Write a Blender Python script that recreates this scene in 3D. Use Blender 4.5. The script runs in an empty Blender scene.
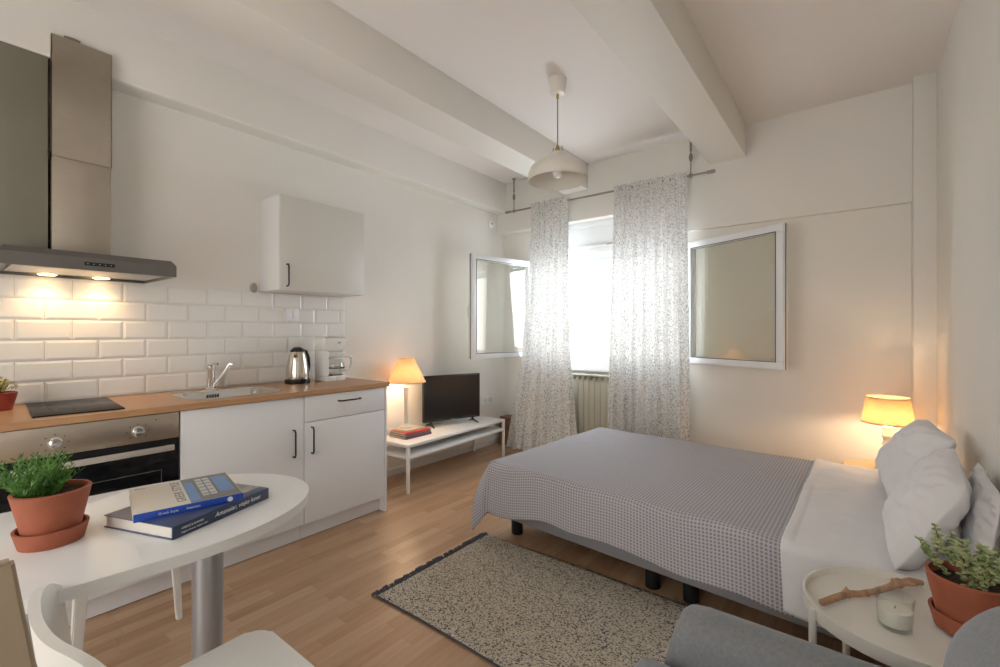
import bpy, bmesh, math, random
from math import sin, cos, pi, radians as R, hypot, atan2, exp
from mathutils import Vector, Matrix, noise

# ------------------------------------------------------------------ camera, sky, exposure
sc = bpy.context.scene
COL = sc.collection
CX, CH, YAW, F = 3.171, 1.253, 0.661, 454.3
cam_d = bpy.data.cameras.new('camera')
cam = bpy.data.objects.new('camera', cam_d)
COL.objects.link(cam)
cam.location = (CX, 0, CH)
cam.rotation_euler = (pi/2, 0, YAW)
cam_d.sensor_width = 36.0
cam_d.lens = F/1000*36
cam_d.shift_y = -2.1/1000
cam_d.clip_start = 0.02
sc.camera = cam
sc.view_settings.view_transform = 'Standard'
sc.view_settings.look = 'None'
sc.view_settings.gamma = 1
sc.view_settings.use_curve_mapping = False
sc.view_settings.exposure = 0.68
world = bpy.data.worlds.new('sky')
sc.world = world
world.use_nodes = True
_bg = world.node_tree.nodes['Background']
_bg.inputs[0].default_value = (1.0, 0.985, 0.96, 1)
_bg.inputs[1].default_value = 2.6

def lamp(name, kind, loc, energy, color, parent=None, **kw):
    l = bpy.data.lights.new(name, kind)
    l.energy = energy
    l.color = color
    for k, v in kw.items():
        setattr(l, k, v)
    o = bpy.data.objects.new(name, l)
    COL.objects.link(o)
    o.location = loc
    if parent: o.parent = parent
    return o

# daylight coming in through the window: an area light standing outside the opening, as large as the glass
win_light = lamp('window_daylight', 'AREA', (1.2, 4.60, 1.6), 44, (0.76, 0.88, 1.0), shape='RECTANGLE', size=1.7, size_y=1.1)
win_light.rotation_euler = (R(-90), 0, 0)

# ------------------------------------------------------------------ helpers
class B:
    """collects shapes, then links them as one mesh object"""
    def __init__(s):
        s.bm = bmesh.new()
    def box(s, x0, x1, y0, y1, z0, z1, bev=0.0, seg=2, M=None):
        m = Matrix.Translation(((x0+x1)/2, (y0+y1)/2, (z0+z1)/2)) @ Matrix.Diagonal((abs(x1-x0), abs(y1-y0), abs(z1-z0), 1))
        g = bmesh.ops.create_cube(s.bm, size=1, matrix=m)
        vs = g['verts']
        if bev > 0:
            ed = list({e for v in vs for e in v.link_edges})
            r = bmesh.ops.bevel(s.bm, geom=ed, offset=bev, segments=seg, affect='EDGES', profile=0.5)
            vs = list({v for f in r['faces'] for v in f.verts} | {v for v in vs if v.is_valid})
        if M is not None:
            bmesh.ops.transform(s.bm, matrix=M, verts=vs)
        return s
    def lathe(s, prof, c=(0, 0, 0), n=32, ex=1.0, ey=1.0, closed=False):
        rings = []
        for (r, z) in prof:
            if r < 1e-6:
                rings.append([s.bm.verts.new((c[0], c[1], c[2]+z))])
            else:
                rings.append([s.bm.verts.new((c[0]+ex*r*cos(2*pi*i/n), c[1]+ey*r*sin(2*pi*i/n), c[2]+z)) for i in range(n)])
        if closed: rings.append(rings[0])
        for a, b in zip(rings[:-1], rings[1:]):
            for i in range(n):
                j = (i+1) % n
                if len(a) == 1 and len(b) == 1: continue
                try:
                    if len(a) == 1: s.bm.faces.new((a[0], b[j], b[i]))
                    elif len(b) == 1: s.bm.faces.new((a[i], a[j], b[0]))
                    else: s.bm.faces.new((a[i], a[j], b[j], b[i]))
                except ValueError: pass
        return s
    def cyl(s, c, r, h, n=24, r2=None):
        r2 = r if r2 is None else r2
        return s.lathe([(0, 0), (r, 0), (r2, h), (0, h)], c, n)
    def tube(s, pts, r, n=8, cap=True):
        pts = [Vector(p) for p in pts]
        rs = r if isinstance(r, (list, tuple)) else [r]*len(pts)
        rings = []
        nrm = None
        for i, p in enumerate(pts):
            t = (pts[min(i+1, len(pts)-1)] - pts[max(i-1, 0)]).normalized()
            if nrm is None:
                a = Vector((0, 0, 1)) if abs(t.z) < .9 else Vector((1, 0, 0))
                nrm = t.cross(a).normalized()
            else:
                nrm = (nrm - t*nrm.dot(t)).normalized()
            b = t.cross(nrm)
            rings.append([s.bm.verts.new(p + (nrm*cos(2*pi*k/n) + b*sin(2*pi*k/n))*rs[i]) for k in range(n)])
        for a, b in zip(rings[:-1], rings[1:]):
            for k in range(n):
                s.bm.faces.new((a[k], a[(k+1) % n], b[(k+1) % n], b[k]))
        if cap:
            s.bm.faces.new(rings[0][::-1]); s.bm.faces.new(rings[-1])
        return s
    def prism(s, pts, z0, z1, bev=0.0, seg=2):
        a = [s.bm.verts.new((x, y, z0)) for x, y in pts]
        b = [s.bm.verts.new((x, y, z1)) for x, y in pts]
        fs = [s.bm.faces.new(a[::-1]), s.bm.faces.new(b)]
        for i in range(len(pts)):
            j = (i+1) % len(pts)
            s.bm.faces.new((a[i], a[j], b[j], b[i]))
        if bev > 0:
            ed = list(fs[0].edges)+list(fs[1].edges)
            bmesh.ops.bevel(s.bm, geom=ed, offset=bev, segments=seg, affect='EDGES', profile=0.5)
        return s
    def sphere(s, c, r, sx=1, sy=1, sz=1, u=20, v=12):
        m = Matrix.Translation(c) @ Matrix.Diagonal((sx, sy, sz, 1))
        bmesh.ops.create_uvsphere(s.bm, u_segments=u, v_segments=v, radius=r, matrix=m)
        return s
    def grid(s, fn, nu, nv, uvf=None, two=None):
        """fn(i/nu, j/nv) -> point"""
        V = [[s.bm.verts.new(fn(i/nu, j/nv)) for j in range(nv+1)] for i in range(nu+1)]
        uvl = s.bm.loops.layers.uv.verify() if uvf else None
        for i in range(nu):
            for j in range(nv):
                f = s.bm.faces.new((V[i][j], V[i+1][j], V[i+1][j+1], V[i][j+1]))
                if uvf:
                    for lp, (a, b) in zip(f.loops, ((i, j), (i+1, j), (i+1, j+1), (i, j+1))):
                        lp[uvl].uv = uvf(a/nu, b/nv)
        return s
    def xf(s, M):
        bmesh.ops.transform(s.bm, matrix=M, verts=s.bm.verts)
        return s
    def ob(s, name, mat, parent=None, label=None, smooth=True, kind=None, ang=35, loc=None, fixn=True):
        if fixn: bmesh.ops.recalc_face_normals(s.bm, faces=s.bm.faces)
        me = bpy.data.meshes.new(name)
        s.bm.to_mesh(me); s.bm.free()
        if smooth:
            for p in me.polygons: p.use_smooth = True
            me.set_sharp_from_angle(angle=R(ang))
        me.materials.append(mat)
        o = bpy.data.objects.new(name, me)
        COL.objects.link(o)
        if parent: o.parent = parent
        if loc: o.location = loc
        if label: o['label'] = label
        if kind: o['kind'] = kind
        return o

def tag(o, label, cat, group=None, kind=None):
    o['label'] = label; o['category'] = cat
    if group: o['group'] = group
    if kind: o['kind'] = kind
    return o
def thing(name, label, cat, loc=(0, 0, 0), rz=0, group=None):
    o = bpy.data.objects.new(name, None)
    o.empty_display_size = .05
    COL.objects.link(o)
    o.location = loc; o.rotation_euler = (0, 0, rz)
    return tag(o, label, cat, group)
def struct(name, b, mat, parent=None, **kw):
    return b.ob(name, mat, parent, kind=None if parent else 'structure', **kw)
def dup(root, loc, rz, label):
    r = root.copy(); COL.objects.link(r); r.location = loc; r.rotation_euler = (0, 0, rz); r['label'] = label
    for ch in list(root.children):
        c = ch.copy(); COL.objects.link(c); c.parent = r
        for g in list(ch.children):
            d = g.copy(); COL.objects.link(d); d.parent = c
    return r
def text_mesh(name, body, size, mat, parent, M, ext=0.0002, align='LEFT', shear=0, spacing=1.0):
    cu = bpy.data.curves.new(name, 'FONT'); cu.body = body; cu.size = size; cu.extrude = ext; cu.align_x = align; cu.shear = shear
    cu.space_character = spacing
    t = bpy.data.objects.new(name, cu)
    me = bpy.data.meshes.new_from_object(t)
    bpy.data.objects.remove(t)
    me.transform(M)
    me.materials.clear(); me.materials.append(mat)
    o = bpy.data.objects.new(name, me); COL.objects.link(o); o.parent = parent
    return o

# ------------------------------------------------------------------ materials
def new_mat(name):
    m = bpy.data.materials.new(name); m.use_nodes = True
    nt = m.node_tree
    return m, nt, nt.nodes['Principled BSDF']
def nd(nt, t, **kw):
    n = nt.nodes.new(t)
    for k, v in kw.items():
        if k.startswith('i_'): n.inputs[int(k[2:])].default_value = v
        else: setattr(n, k, v)
    return n
def mth(nt, op, a, b=None, c=None):
    n = nt.nodes.new('ShaderNodeMath'); n.operation = op
    for i, x in enumerate((a, b, c)):
        if x is None: continue
        if isinstance(x, (int, float)): n.inputs[i].default_value = x
        else: nt.links.new(x, n.inputs[i])
    return n.outputs[0]
def ramp(nt, fac, stops, interp='LINEAR'):
    n = nt.nodes.new('ShaderNodeValToRGB'); n.color_ramp.interpolation = interp
    el = n.color_ramp.elements
    while len(el) < len(stops): el.new(.5)
    for e, (p, c) in zip(el, stops):
        e.position = p; e.color = (*c, 1) if len(c) == 3 else c
    nt.links.new(fac, n.inputs[0])
    return n.outputs[0]
def bump(nt, bsdf, h, strength=.3, dist=.002):
    n = nt.nodes.new('ShaderNodeBump'); n.inputs['Strength'].default_value = strength; n.inputs['Distance'].default_value = dist
    nt.links.new(h, n.inputs['Height']); nt.links.new(n.outputs[0], bsdf.inputs['Normal'])
def simple(name, col, rough=.5, metal=0, nscale=0, nstr=.1, ndist=.001, var=0.0, vscale=3, spec=None, coat=0, sheen=0):
    m, nt, b = new_mat(name)
    b.inputs['Base Color'].default_value = (*col, 1)
    b.inputs['Roughness'].default_value = rough
    b.inputs['Metallic'].default_value = metal
    if spec is not None: b.inputs['Specular IOR Level'].default_value = spec
    if coat: b.inputs['Coat Weight'].default_value = coat; b.inputs['Coat Roughness'].default_value = .08
    if sheen: b.inputs['Sheen Weight'].default_value = sheen
    tc = nd(nt, 'ShaderNodeTexCoord')
    if var:
        n = nd(nt, 'ShaderNodeTexNoise'); n.inputs['Scale'].default_value = vscale; n.inputs['Detail'].default_value = 4
        nt.links.new(tc.outputs['Object'], n.inputs['Vector'])
        o = ramp(nt, n.outputs[0], [(.3, tuple(c*(1-var) for c in col)), (.7, tuple(min(1, c*(1+var)) for c in col))])
        nt.links.new(o, b.inputs['Base Color'])
    if nscale:
        n = nd(nt, 'ShaderNodeTexNoise'); n.inputs['Scale'].default_value = nscale; n.inputs['Detail'].default_value = 3
        nt.links.new(tc.outputs['Object'], n.inputs['Vector'])
        bump(nt, b, n.outputs[0], nstr, ndist)
    return m

M_wall = simple('painted_plaster', (.80, .77, .715), .75, nscale=30, nstr=.12, ndist=.002, var=.015, vscale=2)
M_ceil = simple('ceiling_paint', (.81, .77, .735), .8, nscale=20, nstr=.08, ndist=.002)
M_white = simple('white_lacquer', (.80, .79, .775), .35, var=.01)
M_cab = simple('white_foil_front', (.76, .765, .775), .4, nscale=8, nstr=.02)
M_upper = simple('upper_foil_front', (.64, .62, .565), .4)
M_table = simple('table_white_top', (.80, .80, .79), .28, var=.01)
M_plastic = simple('white_plastic', (.78, .77, .73), .35)
M_wmetal = simple('white_powder_metal', (.82, .82, .81), .4)
M_cream = simple('cream_powder_metal', (.76, .73, .66), .4)
M_pvc = simple('white_pvc', (.83, .84, .85), .3)
M_black = simple('black_plastic', (.008, .008, .009), .35)
M_blackm = simple('black_metal', (.015, .015, .016), .4, metal=.3)
M_bglass = simple('black_glass', (.006, .006, .007), .08, spec=.25)
M_hob = simple('hob_glass', (.008, .007, .007), .16, spec=.06)
M_screen = simple('tv_screen', (.012, .012, .014), .22)
M_chrome = simple('polished_chrome', (.8, .8, .8), .12, metal=1)
M_terra = simple('terracotta', (.35, .098, .048), .65, nscale=60, nstr=.2, ndist=.001, var=.12, vscale=14)
M_redpot = simple('dark_red_plastic_pot', (.30, .045, .03), .4)
M_soil = simple('dark_soil', (.05, .03, .018), .95, nscale=90, nstr=1, ndist=.006, var=.5, vscale=60)
M_brass = simple('aged_brass', (.45, .30, .13), .35, metal=.9)
M_cord = simple('grey_cord', (.16, .15, .15), .7)
M_pend = simple('off_white_enamel', (.74, .70, .62), .32)
M_chrome2 = simple('satin_metal', (.62, .58, .53), .35, metal=.6)
M_rod = simple('grey_brown_metal', (.30, .26, .23), .4, metal=.5)
M_rad = simple('radiator_enamel', (.50, .475, .385), .4)
M_dark = simple('dark_hollow', (.05, .045, .035), .8)
M_base = simple('grey_bed_fabric', (.25, .24, .245), .9, nscale=400, nstr=.3, ndist=.001)
M_linen = simple('white_cotton', (.80, .785, .79), .85, nscale=9, nstr=.35, ndist=.012)
M_sofa = simple('blue_grey_upholstery', (.20, .205, .215), .92, nscale=350, nstr=.35, ndist=.001, var=.10, vscale=130, sheen=.2)
M_pole = simple('grey_metal_leg', (.42, .44, .47), .38, metal=.6)
M_beige = simple('beige_painted_wood', (.40, .33, .24), .5, nscale=40, nstr=.1, var=.05)
M_oak = simple('light_oak', (.50, .36, .21), .5, nscale=40, nstr=.08, var=.12, vscale=8)
M_brownbox = simple('brown_wood', (.22, .12, .06), .6, var=.15, vscale=15)
M_paper = simple('book_paper', (.72, .68, .60), .8, nscale=200, nstr=.2)
M_wax = simple('white_wax', (.80, .76, .68), .5)
M_twig = simple('bare_driftwood', (.42, .25, .15), .8, nscale=90, nstr=.6, ndist=.003, var=.3, vscale=40)
M_tileg = simple('tile_grout', (.78, .76, .72), .8)
M_tile = simple('glazed_white_tile', (.80, .78, .745), .25, nscale=6, nstr=.03)
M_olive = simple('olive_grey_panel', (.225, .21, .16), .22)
M_plugin = simple('socket_hole', (.3, .29, .28), .5)

def brushed(name, col, rough, sc_=(2, 2, 200)):
    m, nt, b = new_mat(name)
    b.inputs['Metallic'].default_value = 1
    tc = nd(nt, 'ShaderNodeTexCoord'); mp = nd(nt, 'ShaderNodeMapping'); mp.inputs['Scale'].default_value = sc_
    n = nd(nt, 'ShaderNodeTexNoise'); n.inputs['Scale'].default_value = 3; n.inputs['Detail'].default_value = 5
    nt.links.new(tc.outputs['Object'], mp.inputs[0]); nt.links.new(mp.outputs[0], n.inputs['Vector'])
    n2 = nd(nt, 'ShaderNodeTexNoise'); n2.inputs['Scale'].default_value = 7; n2.inputs['Detail'].default_value = 4
    nt.links.new(tc.outputs['Object'], n2.inputs['Vector'])
    s = mth(nt, 'ADD', mth(nt, 'MULTIPLY', n.outputs[0], .5), mth(nt, 'MULTIPLY', n2.outputs[0], .5))
    nt.links.new(ramp(nt, s, [(.3, tuple(c*.85 for c in col)), (.7, col)]), b.inputs['Base Color'])
    b.inputs['Roughness'].default_value = rough
    bump(nt, b, n.outputs[0], .05, .0005)
    return m
M_steel = brushed('brushed_steel', (.56, .505, .43), .33)
M_steel2 = brushed('hood_steel', (.22, .212, .205), .35, (2, 2, 150))
M_sink = brushed('sink_steel', (.72, .71, .69), .22, (50, 2, 2))
M_kettle = brushed('kettle_steel', (.70, .66, .60), .16, (2, 2, 60))

def wood_floor():
    m, nt, b = new_mat('laminate_floor')
    tc = nd(nt, 'ShaderNodeTexCoord'); sep = nd(nt, 'ShaderNodeSeparateXYZ')
    nt.links.new(tc.outputs['Object'], sep.inputs[0])
    x, y = sep.outputs[0], sep.outputs[1]
    w, L = .066, .42
    ix = mth(nt, 'FLOOR', mth(nt, 'DIVIDE', x, w))
    wn = nd(nt, 'ShaderNodeTexWhiteNoise', noise_dimensions='1D'); nt.links.new(ix, wn.inputs['W'])
    ys = mth(nt, 'ADD', mth(nt, 'DIVIDE', y, L), mth(nt, 'MULTIPLY', wn.outputs[0], 7.3))
    iy = mth(nt, 'FLOOR', ys)
    wn2 = nd(nt, 'ShaderNodeTexWhiteNoise', noise_dimensions='2D')
    cb = nd(nt, 'ShaderNodeCombineXYZ'); nt.links.new(ix, cb.inputs[0]); nt.links.new(iy, cb.inputs[1]); nt.links.new(cb.outputs[0], wn2.inputs['Vector'])
    mp = nd(nt, 'ShaderNodeMapping'); mp.inputs['Scale'].default_value = (28, 2.2, 1)
    nt.links.new(tc.outputs['Object'], mp.inputs[0])
    off = nd(nt, 'ShaderNodeVectorMath', operation='ADD')
    cb2 = nd(nt, 'ShaderNodeCombineXYZ'); nt.links.new(mth(nt, 'MULTIPLY', wn2.outputs[0], 40), cb2.inputs[2])
    nt.links.new(mp.outputs[0], off.inputs[0]); nt.links.new(cb2.outputs[0], off.inputs[1])
    n = nd(nt, 'ShaderNodeTexNoise'); n.inputs['Scale'].default_value = 1.6; n.inputs['Detail'].default_value = 7; n.inputs['Distortion'].default_value = .8
    nt.links.new(off.outputs[0], n.inputs['Vector'])
    v = mth(nt, 'ADD', mth(nt, 'MULTIPLY', wn2.outputs[0], .42), mth(nt, 'MULTIPLY', n.outputs[0], .62))
    c = ramp(nt, v, [(.12, (.34, .195, .105)), (.5, (.47, .29, .17)), (.9, (.57, .385, .25))])
    # thin joints between the strips
    fx = mth(nt, 'FRACT', mth(nt, 'DIVIDE', x, w)); fy = mth(nt, 'FRACT', ys)
    j1 = mth(nt, 'LESS_THAN', fx, .022); j2 = mth(nt, 'LESS_THAN', fy, .004)
    j = mth(nt, 'MAXIMUM', j1, j2)
    mx = nd(nt, 'ShaderNodeMix', data_type='RGBA'); nt.links.new(mth(nt, 'MULTIPLY', j, .35), mx.inputs[0]); nt.links.new(c, mx.inputs[6]); mx.inputs[7].default_value = (.17, .10, .055, 1)
    nt.links.new(mx.outputs[2], b.inputs['Base Color'])
    b.inputs['Roughness'].default_value = .33
    bump(nt, b, n.outputs[0], .04, .001)
    return m
M_floor = wood_floor()
def worktop_mat():
    m, nt, b = new_mat('beech_worktop')
    tc = nd(nt, 'ShaderNodeTexCoord'); mp = nd(nt, 'ShaderNodeMapping'); mp.inputs['Scale'].default_value = (40, 3, 40)
    n = nd(nt, 'ShaderNodeTexNoise'); n.inputs['Scale'].default_value = 1.5; n.inputs['Detail'].default_value = 6; n.inputs['Distortion'].default_value = .5
    nt.links.new(tc.outputs['Object'], mp.inputs[0]); nt.links.new(mp.outputs[0], n.inputs['Vector'])
    nt.links.new(ramp(nt, n.outputs[0], [(.3, (.40, .215, .105)), (.7, (.50, .29, .15))]), b.inputs['Base Color'])
    b.inputs['Roughness'].default_value = .35
    return m
M_work = worktop_mat()

def cloth_fabric(name, translucent=.5, transp=0.0):
    """white curtain cotton with a printed sprinkle of small dark leaves, printed in UV metres"""
    m, nt, b = new_mat(name)
    uv = nd(nt, 'ShaderNodeUVMap')
    nz = nd(nt, 'ShaderNodeTexNoise'); nz.inputs['Scale'].default_value = 40; nz.inputs['Detail'].default_value = 2
    nt.links.new(uv.outputs[0], nz.inputs['Vector'])
    vm = nd(nt, 'ShaderNodeVectorMath', operation='MULTIPLY_ADD'); nt.links.new(nz.outputs['Color'], vm.inputs[0]); vm.inputs[1].default_value = (.012, .012, 0); nt.links.new(uv.outputs[0], vm.inputs[2])
    vo = nd(nt, 'ShaderNodeTexVoronoi'); vo.inputs['Scale'].default_value = 118
    mp = nd(nt, 'ShaderNodeMapping'); mp.inputs['Scale'].default_value = (1.0, .62, 1); mp.inputs['Rotation'].default_value = (0, 0, .5)
    nt.links.new(vm.outputs[0], mp.inputs[0]); nt.links.new(mp.outputs[0], vo.inputs['Vector'])
    vo2 = nd(nt, 'ShaderNodeTexVoronoi'); vo2.inputs['Scale'].default_value = 92
    mp2 = nd(nt, 'ShaderNodeMapping'); mp2.inputs['Scale'].default_value = (.6, 1.0, 1); mp2.inputs['Rotation'].default_value = (0, 0, -.7)
    nt.links.new(vm.outputs[0], mp2.inputs[0]); nt.links.new(mp2.outputs[0], vo2.inputs['Vector'])
    l1 = mth(nt, 'LESS_THAN', vo.outputs['Distance'], .30)
    l2 = mth(nt, 'LESS_THAN', vo2.outputs['Distance'], .24)
    sp = nd(nt, 'ShaderNodeSeparateColor'); nt.links.new(vo.outputs['Color'], sp.inputs[0])
    keep = mth(nt, 'GREATER_THAN', sp.outputs[0], .12)
    leaf = mth(nt, 'MAXIMUM', mth(nt, 'MULTIPLY', l1, keep), l2)
    mx = nd(nt, 'ShaderNodeMix', data_type='RGBA'); nt.links.new(mth(nt, 'MULTIPLY', leaf, .95), mx.inputs[0])
    mx.inputs[6].default_value = (.86, .85, .82, 1); mx.inputs[7].default_value = (.09, .08, .07, 1)
    nt.links.new(mx.outputs[2], b.inputs['Base Color']); b.inputs['Roughness'].default_value = .9
    tr = nd(nt, 'ShaderNodeBsdfTranslucent'); nt.links.new(mx.outputs[2], tr.inputs[0])
    tp = nd(nt, 'ShaderNodeBsdfTransparent'); tp.inputs[0].default_value = (.97, .98, 1, 1)
    m1 = nd(nt, 'ShaderNodeMixShader', i_0=translucent); nt.links.new(b.outputs[0], m1.inputs[1]); nt.links.new(tr.outputs[0], m1.inputs[2])
    m2 = nd(nt, 'ShaderNodeMixShader'); nt.links.new(mth(nt, 'MULTIPLY', mth(nt, 'SUBTRACT', 1, mth(nt, 'MULTIPLY', leaf, .75)), transp), m2.inputs[0])
    nt.links.new(m1.outputs[0], m2.inputs[1]); nt.links.new(tp.outputs[0], m2.inputs[2])
    nt.links.new(m2.outputs[0], nt.nodes['Material Output'].inputs[0])
    return m
M_curtain = cloth_fabric('leaf_print_curtain', .09, .045)

def waffle():
    m, nt, b = new_mat('waffle_weave')
    uv = nd(nt, 'ShaderNodeUVMap'); sep = nd(nt, 'ShaderNodeSeparateXYZ'); nt.links.new(uv.outputs[0], sep.inputs[0])
    p = .0155
    def tri(o):
        return mth(nt, 'ABSOLUTE', mth(nt, 'SUBTRACT', mth(nt, 'FRACT', mth(nt, 'DIVIDE', o, p)), .5))   # 0 centre .. .5 edge
    tx, ty = tri(sep.outputs[0]), tri(sep.outputs[1])
    d = mth(nt, 'MAXIMUM', tx, ty)
    nz = nd(nt, 'ShaderNodeTexNoise'); nz.inputs['Scale'].default_value = 6; nt.links.new(uv.outputs[0], nz.inputs['Vector'])
    c = ramp(nt, d, [(.0, (.22, .205, .22)), (.2, (.27, .25, .27)), (.36, (.46, .445, .47)), (.48, (.52, .51, .54))])
    nt.links.new(c, b.inputs['Base Color']); b.inputs['Roughness'].default_value = .95
    h = ramp(nt, d, [(.1, (0, 0, 0)), (.48, (1, 1, 1))])
    bump(nt, b, h, .4, .003)
    return m
M_waffle = waffle()

def rug_mat():
    m, nt, b = new_mat('woven_rug')
    tc = nd(nt, 'ShaderNodeTexCoord')
    vo = nd(nt, 'ShaderNodeTexVoronoi'); vo.inputs['Scale'].default_value = 215
    mp = nd(nt, 'ShaderNodeMapping'); mp.inputs['Scale'].default_value = (.9, 1.05, 1); nt.links.new(tc.outputs['Object'], mp.inputs[0]); nt.links.new(mp.outputs[0], vo.inputs['Vector'])
    sp = nd(nt, 'ShaderNodeSeparateColor'); nt.links.new(vo.outputs['Color'], sp.inputs[0])
    c = ramp(nt, sp.outputs[0], [(0, (.07, .065, .07)), (.20, (.09, .085, .085)), (.26, (.48, .43, .35)), (1, (.72, .66, .55))])
    nt.links.new(c, b.inputs['Base Color']); b.inputs['Roughness'].default_value = .95
    bump(nt, b, vo.outputs['Distance'], .8, .004)
    return m
M_rug = rug_mat()
M_fringe = simple('dark_yarn', (.075, .08, .10), .95)

def glass(name, tint, refl=.12, rough=.0):
    m, nt, b = new_mat(name)
    nt.nodes.remove(b)
    tp = nd(nt, 'ShaderNodeBsdfTransparent'); tp.inputs[0].default_value = (*tint, 1)
    gl = nd(nt, 'ShaderNodeBsdfGlossy'); gl.inputs['Roughness'].default_value = rough
    fr = nd(nt, 'ShaderNodeLayerWeight'); fr.inputs[0].default_value = .5
    f = mth(nt, 'ADD', mth(nt, 'MULTIPLY', mth(nt, 'POWER', fr.outputs['Facing'], 4.0), .6), refl)
    mx = nd(nt, 'ShaderNodeMixShader'); nt.links.new(f, mx.inputs[0]); nt.links.new(tp.outputs[0], mx.inputs[1]); nt.links.new(gl.outputs[0], mx.inputs[2])
    nt.links.new(mx.outputs[0], nt.nodes['Material Output'].inputs[0])
    return m
M_pane = glass('double_glazing', (.93, .93, .89), .10)
M_glass = glass('clear_glass', (.97, .98, .97), .08)

def shade_mat(name, col, em, emc):
    m, nt, b = new_mat(name)
    tc = nd(nt, 'ShaderNodeTexCoord')
    n = nd(nt, 'ShaderNodeTexNoise'); n.inputs['Scale'].default_value = 60; n.inputs['Detail'].default_value = 4
    mp = nd(nt, 'ShaderNodeMapping'); mp.inputs['Scale'].default_value = (1, 1, 4); nt.links.new(tc.outputs['Object'], mp.inputs[0]); nt.links.new(mp.outputs[0], n.inputs['Vector'])
    c = ramp(nt, n.outputs[0], [(.3, tuple(x*.8 for x in col)), (.7, col)])
    nt.links.new(c, b.inputs['Base Color']); b.inputs['Roughness'].default_value = .9
    tr = nd(nt, 'ShaderNodeBsdfTranslucent'); nt.links.new(c, tr.inputs[0])
    m1 = nd(nt, 'ShaderNodeMixShader', i_0=.5); nt.links.new(b.outputs[0], m1.inputs[1]); nt.links.new(tr.outputs[0], m1.inputs[2])
    nt.links.new(m1.outputs[0], nt.nodes['Material Output'].inputs[0])
    return m
M_shade1 = shade_mat('linen_shade', (.84, .66, .46), 0, None)
M_shade2 = shade_mat('mustard_linen_shade', (.80, .64, .42), 0, None)
def emis(name, col, s):
    m, nt, b = new_mat(name)
    b.inputs['Base Color'].default_value = (*col, 1); b.inputs['Emission Color'].default_value = (*col, 1); b.inputs['Emission Strength'].default_value = s
    return m
M_glow = emis('lit_bulb', (1, .72, .38), 12)
M_bulb = simple('opal_bulb', (.85, .84, .86), .2)
def leafmat(name, c1, c2, scale=30):
    m, nt, b = new_mat(name)
    tc = nd(nt, 'ShaderNodeTexCoord'); n = nd(nt, 'ShaderNodeTexNoise'); n.inputs['Scale'].default_value = scale
    nt.links.new(tc.outputs['Object'], n.inputs['Vector'])
    nt.links.new(ramp(nt, n.outputs[0], [(.35, c1), (.65, c2)]), b.inputs['Base Color']); b.inputs['Roughness'].default_value = .5
    return m
M_leaf = leafmat('bright_green_leaf', (.045, .14, .018), (.13, .30, .045))
M_jade = leafmat('pale_variegated_leaf', (.22, .30, .10), (.52, .56, .30), 50)
M_stem = simple('reddish_stem', (.16, .05, .03), .6)
M_yleaf = leafmat('yellow_green_leaf', (.25, .28, .05), (.60, .52, .14), 60)

# ------------------------------------------------------------------ room shell
W, H, LB = 3.585, 2.885, 4.02
YB = -1.6
struct('floor', B().box(-.15, 3.75, YB, 4.42, -.1, 0), M_floor, smooth=False)
struct('ceiling', B().box(-.15, 3.75, YB, 4.42, H, H+.12), M_ceil, smooth=False)
b = B()
b.box(-.2, 0, YB, 4.42, 0, H)
struct('wall_left', b, M_wall, smooth=False)
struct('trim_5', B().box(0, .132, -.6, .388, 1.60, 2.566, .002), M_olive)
b = B()                                                   # unseen wall added behind the camera, its opening sized to limit fill daylight
b.box(-.15, 1.0, YB-.12, YB, 0, H); b.box(2.9, 3.75, YB-.12, YB, 0, H); b.box(1.0, 2.9, YB-.12, YB, 2.3, H)
struct('wall_front_added', b, M_wall, smooth=False)
struct('wall_right', B().box(W, 3.75, YB, 4.42, 0, H), M_wall, smooth=False)
b = B()
b.box(0, .38, 4.16, 4.42, 0, 2.35); b.box(.38, 2.05, 4.16, 4.42, 0, .86); b.box(2.05, W, 4.06, 4.42, 0, 2.105)
b.box(0, W, 4.02, 4.42, 2.35, H); b.box(2.05, W, 4.02, 4.42, 2.105, 2.35); b.box(.38, 2.05, 4.28, 4.42, 2.05, 2.35)
struct('wall_back', b, M_wall, smooth=False)
struct('trim_1', B().box(.86, 1.13, YB, LB+.03, 2.635, H+.02, .006), M_wall)
struct('trim_2', B().box(2.235, 2.505, YB, LB+.03, 2.63, H+.02, .006), M_wall)
struct('trim_3', B().box(-.03, .135, YB, LB+.03, 2.565, H+.03, .015, 4), M_wall)
struct('trim_4', B().box(3.475, W+.02, 3.93, 4.08, -.02, H+.02, .006), M_wall)
struct('baseboard_left', B().box(0, .012, 2.05, 4.16, 0, .06, .002), M_white)
struct('baseboard_back', B().box(2.05, 3.475, 4.048, 4.06, 0, .06, .002).box(.012, 2.05, 4.148, 4.16, 0, .06, .002), M_white)

# window
win = bpy.data.objects.new('window_1', None); COL.objects.link(win); win.location = (0, 0, 0); win['kind'] = 'structure'
b = B()
b.box(.38, 2.05, 4.12, 4.19, .90, 1.015, .004); b.box(.38, 2.05, 4.12, 4.19, 2.02, 2.075, .004)
b.box(.38, .44, 4.12, 4.19, .975, 2.02, .004); b.box(1.99, 2.05, 4.12, 4.19, .975, 2.02, .004)
b.ob('window_frame', M_pvc, win)
B().box(.36, 2.05, 4.09, 4.28, .86, .90, .006).ob('window_sill', M_pvc, win)
b = B(); b.box(.38, 2.05, 4.15, 4.28, 2.105, 2.35); b.box(.38, 2.05, 4.125, 4.28, 2.075, 2.115, .004); b.box(.38, 2.05, 4.135, 4.15, 2.30, 2.35, .003)
b.ob('shutter_box', M_pvc, win)
b = B()
for k in range(2): b.box(.42, 2.01, 4.24, 4.255, 1.965+k*.045, 2.005+k*.045, .004)
b.ob('shutter_slat', simple('grey_shutter', (.42, .46, .52), .5), win)
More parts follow.
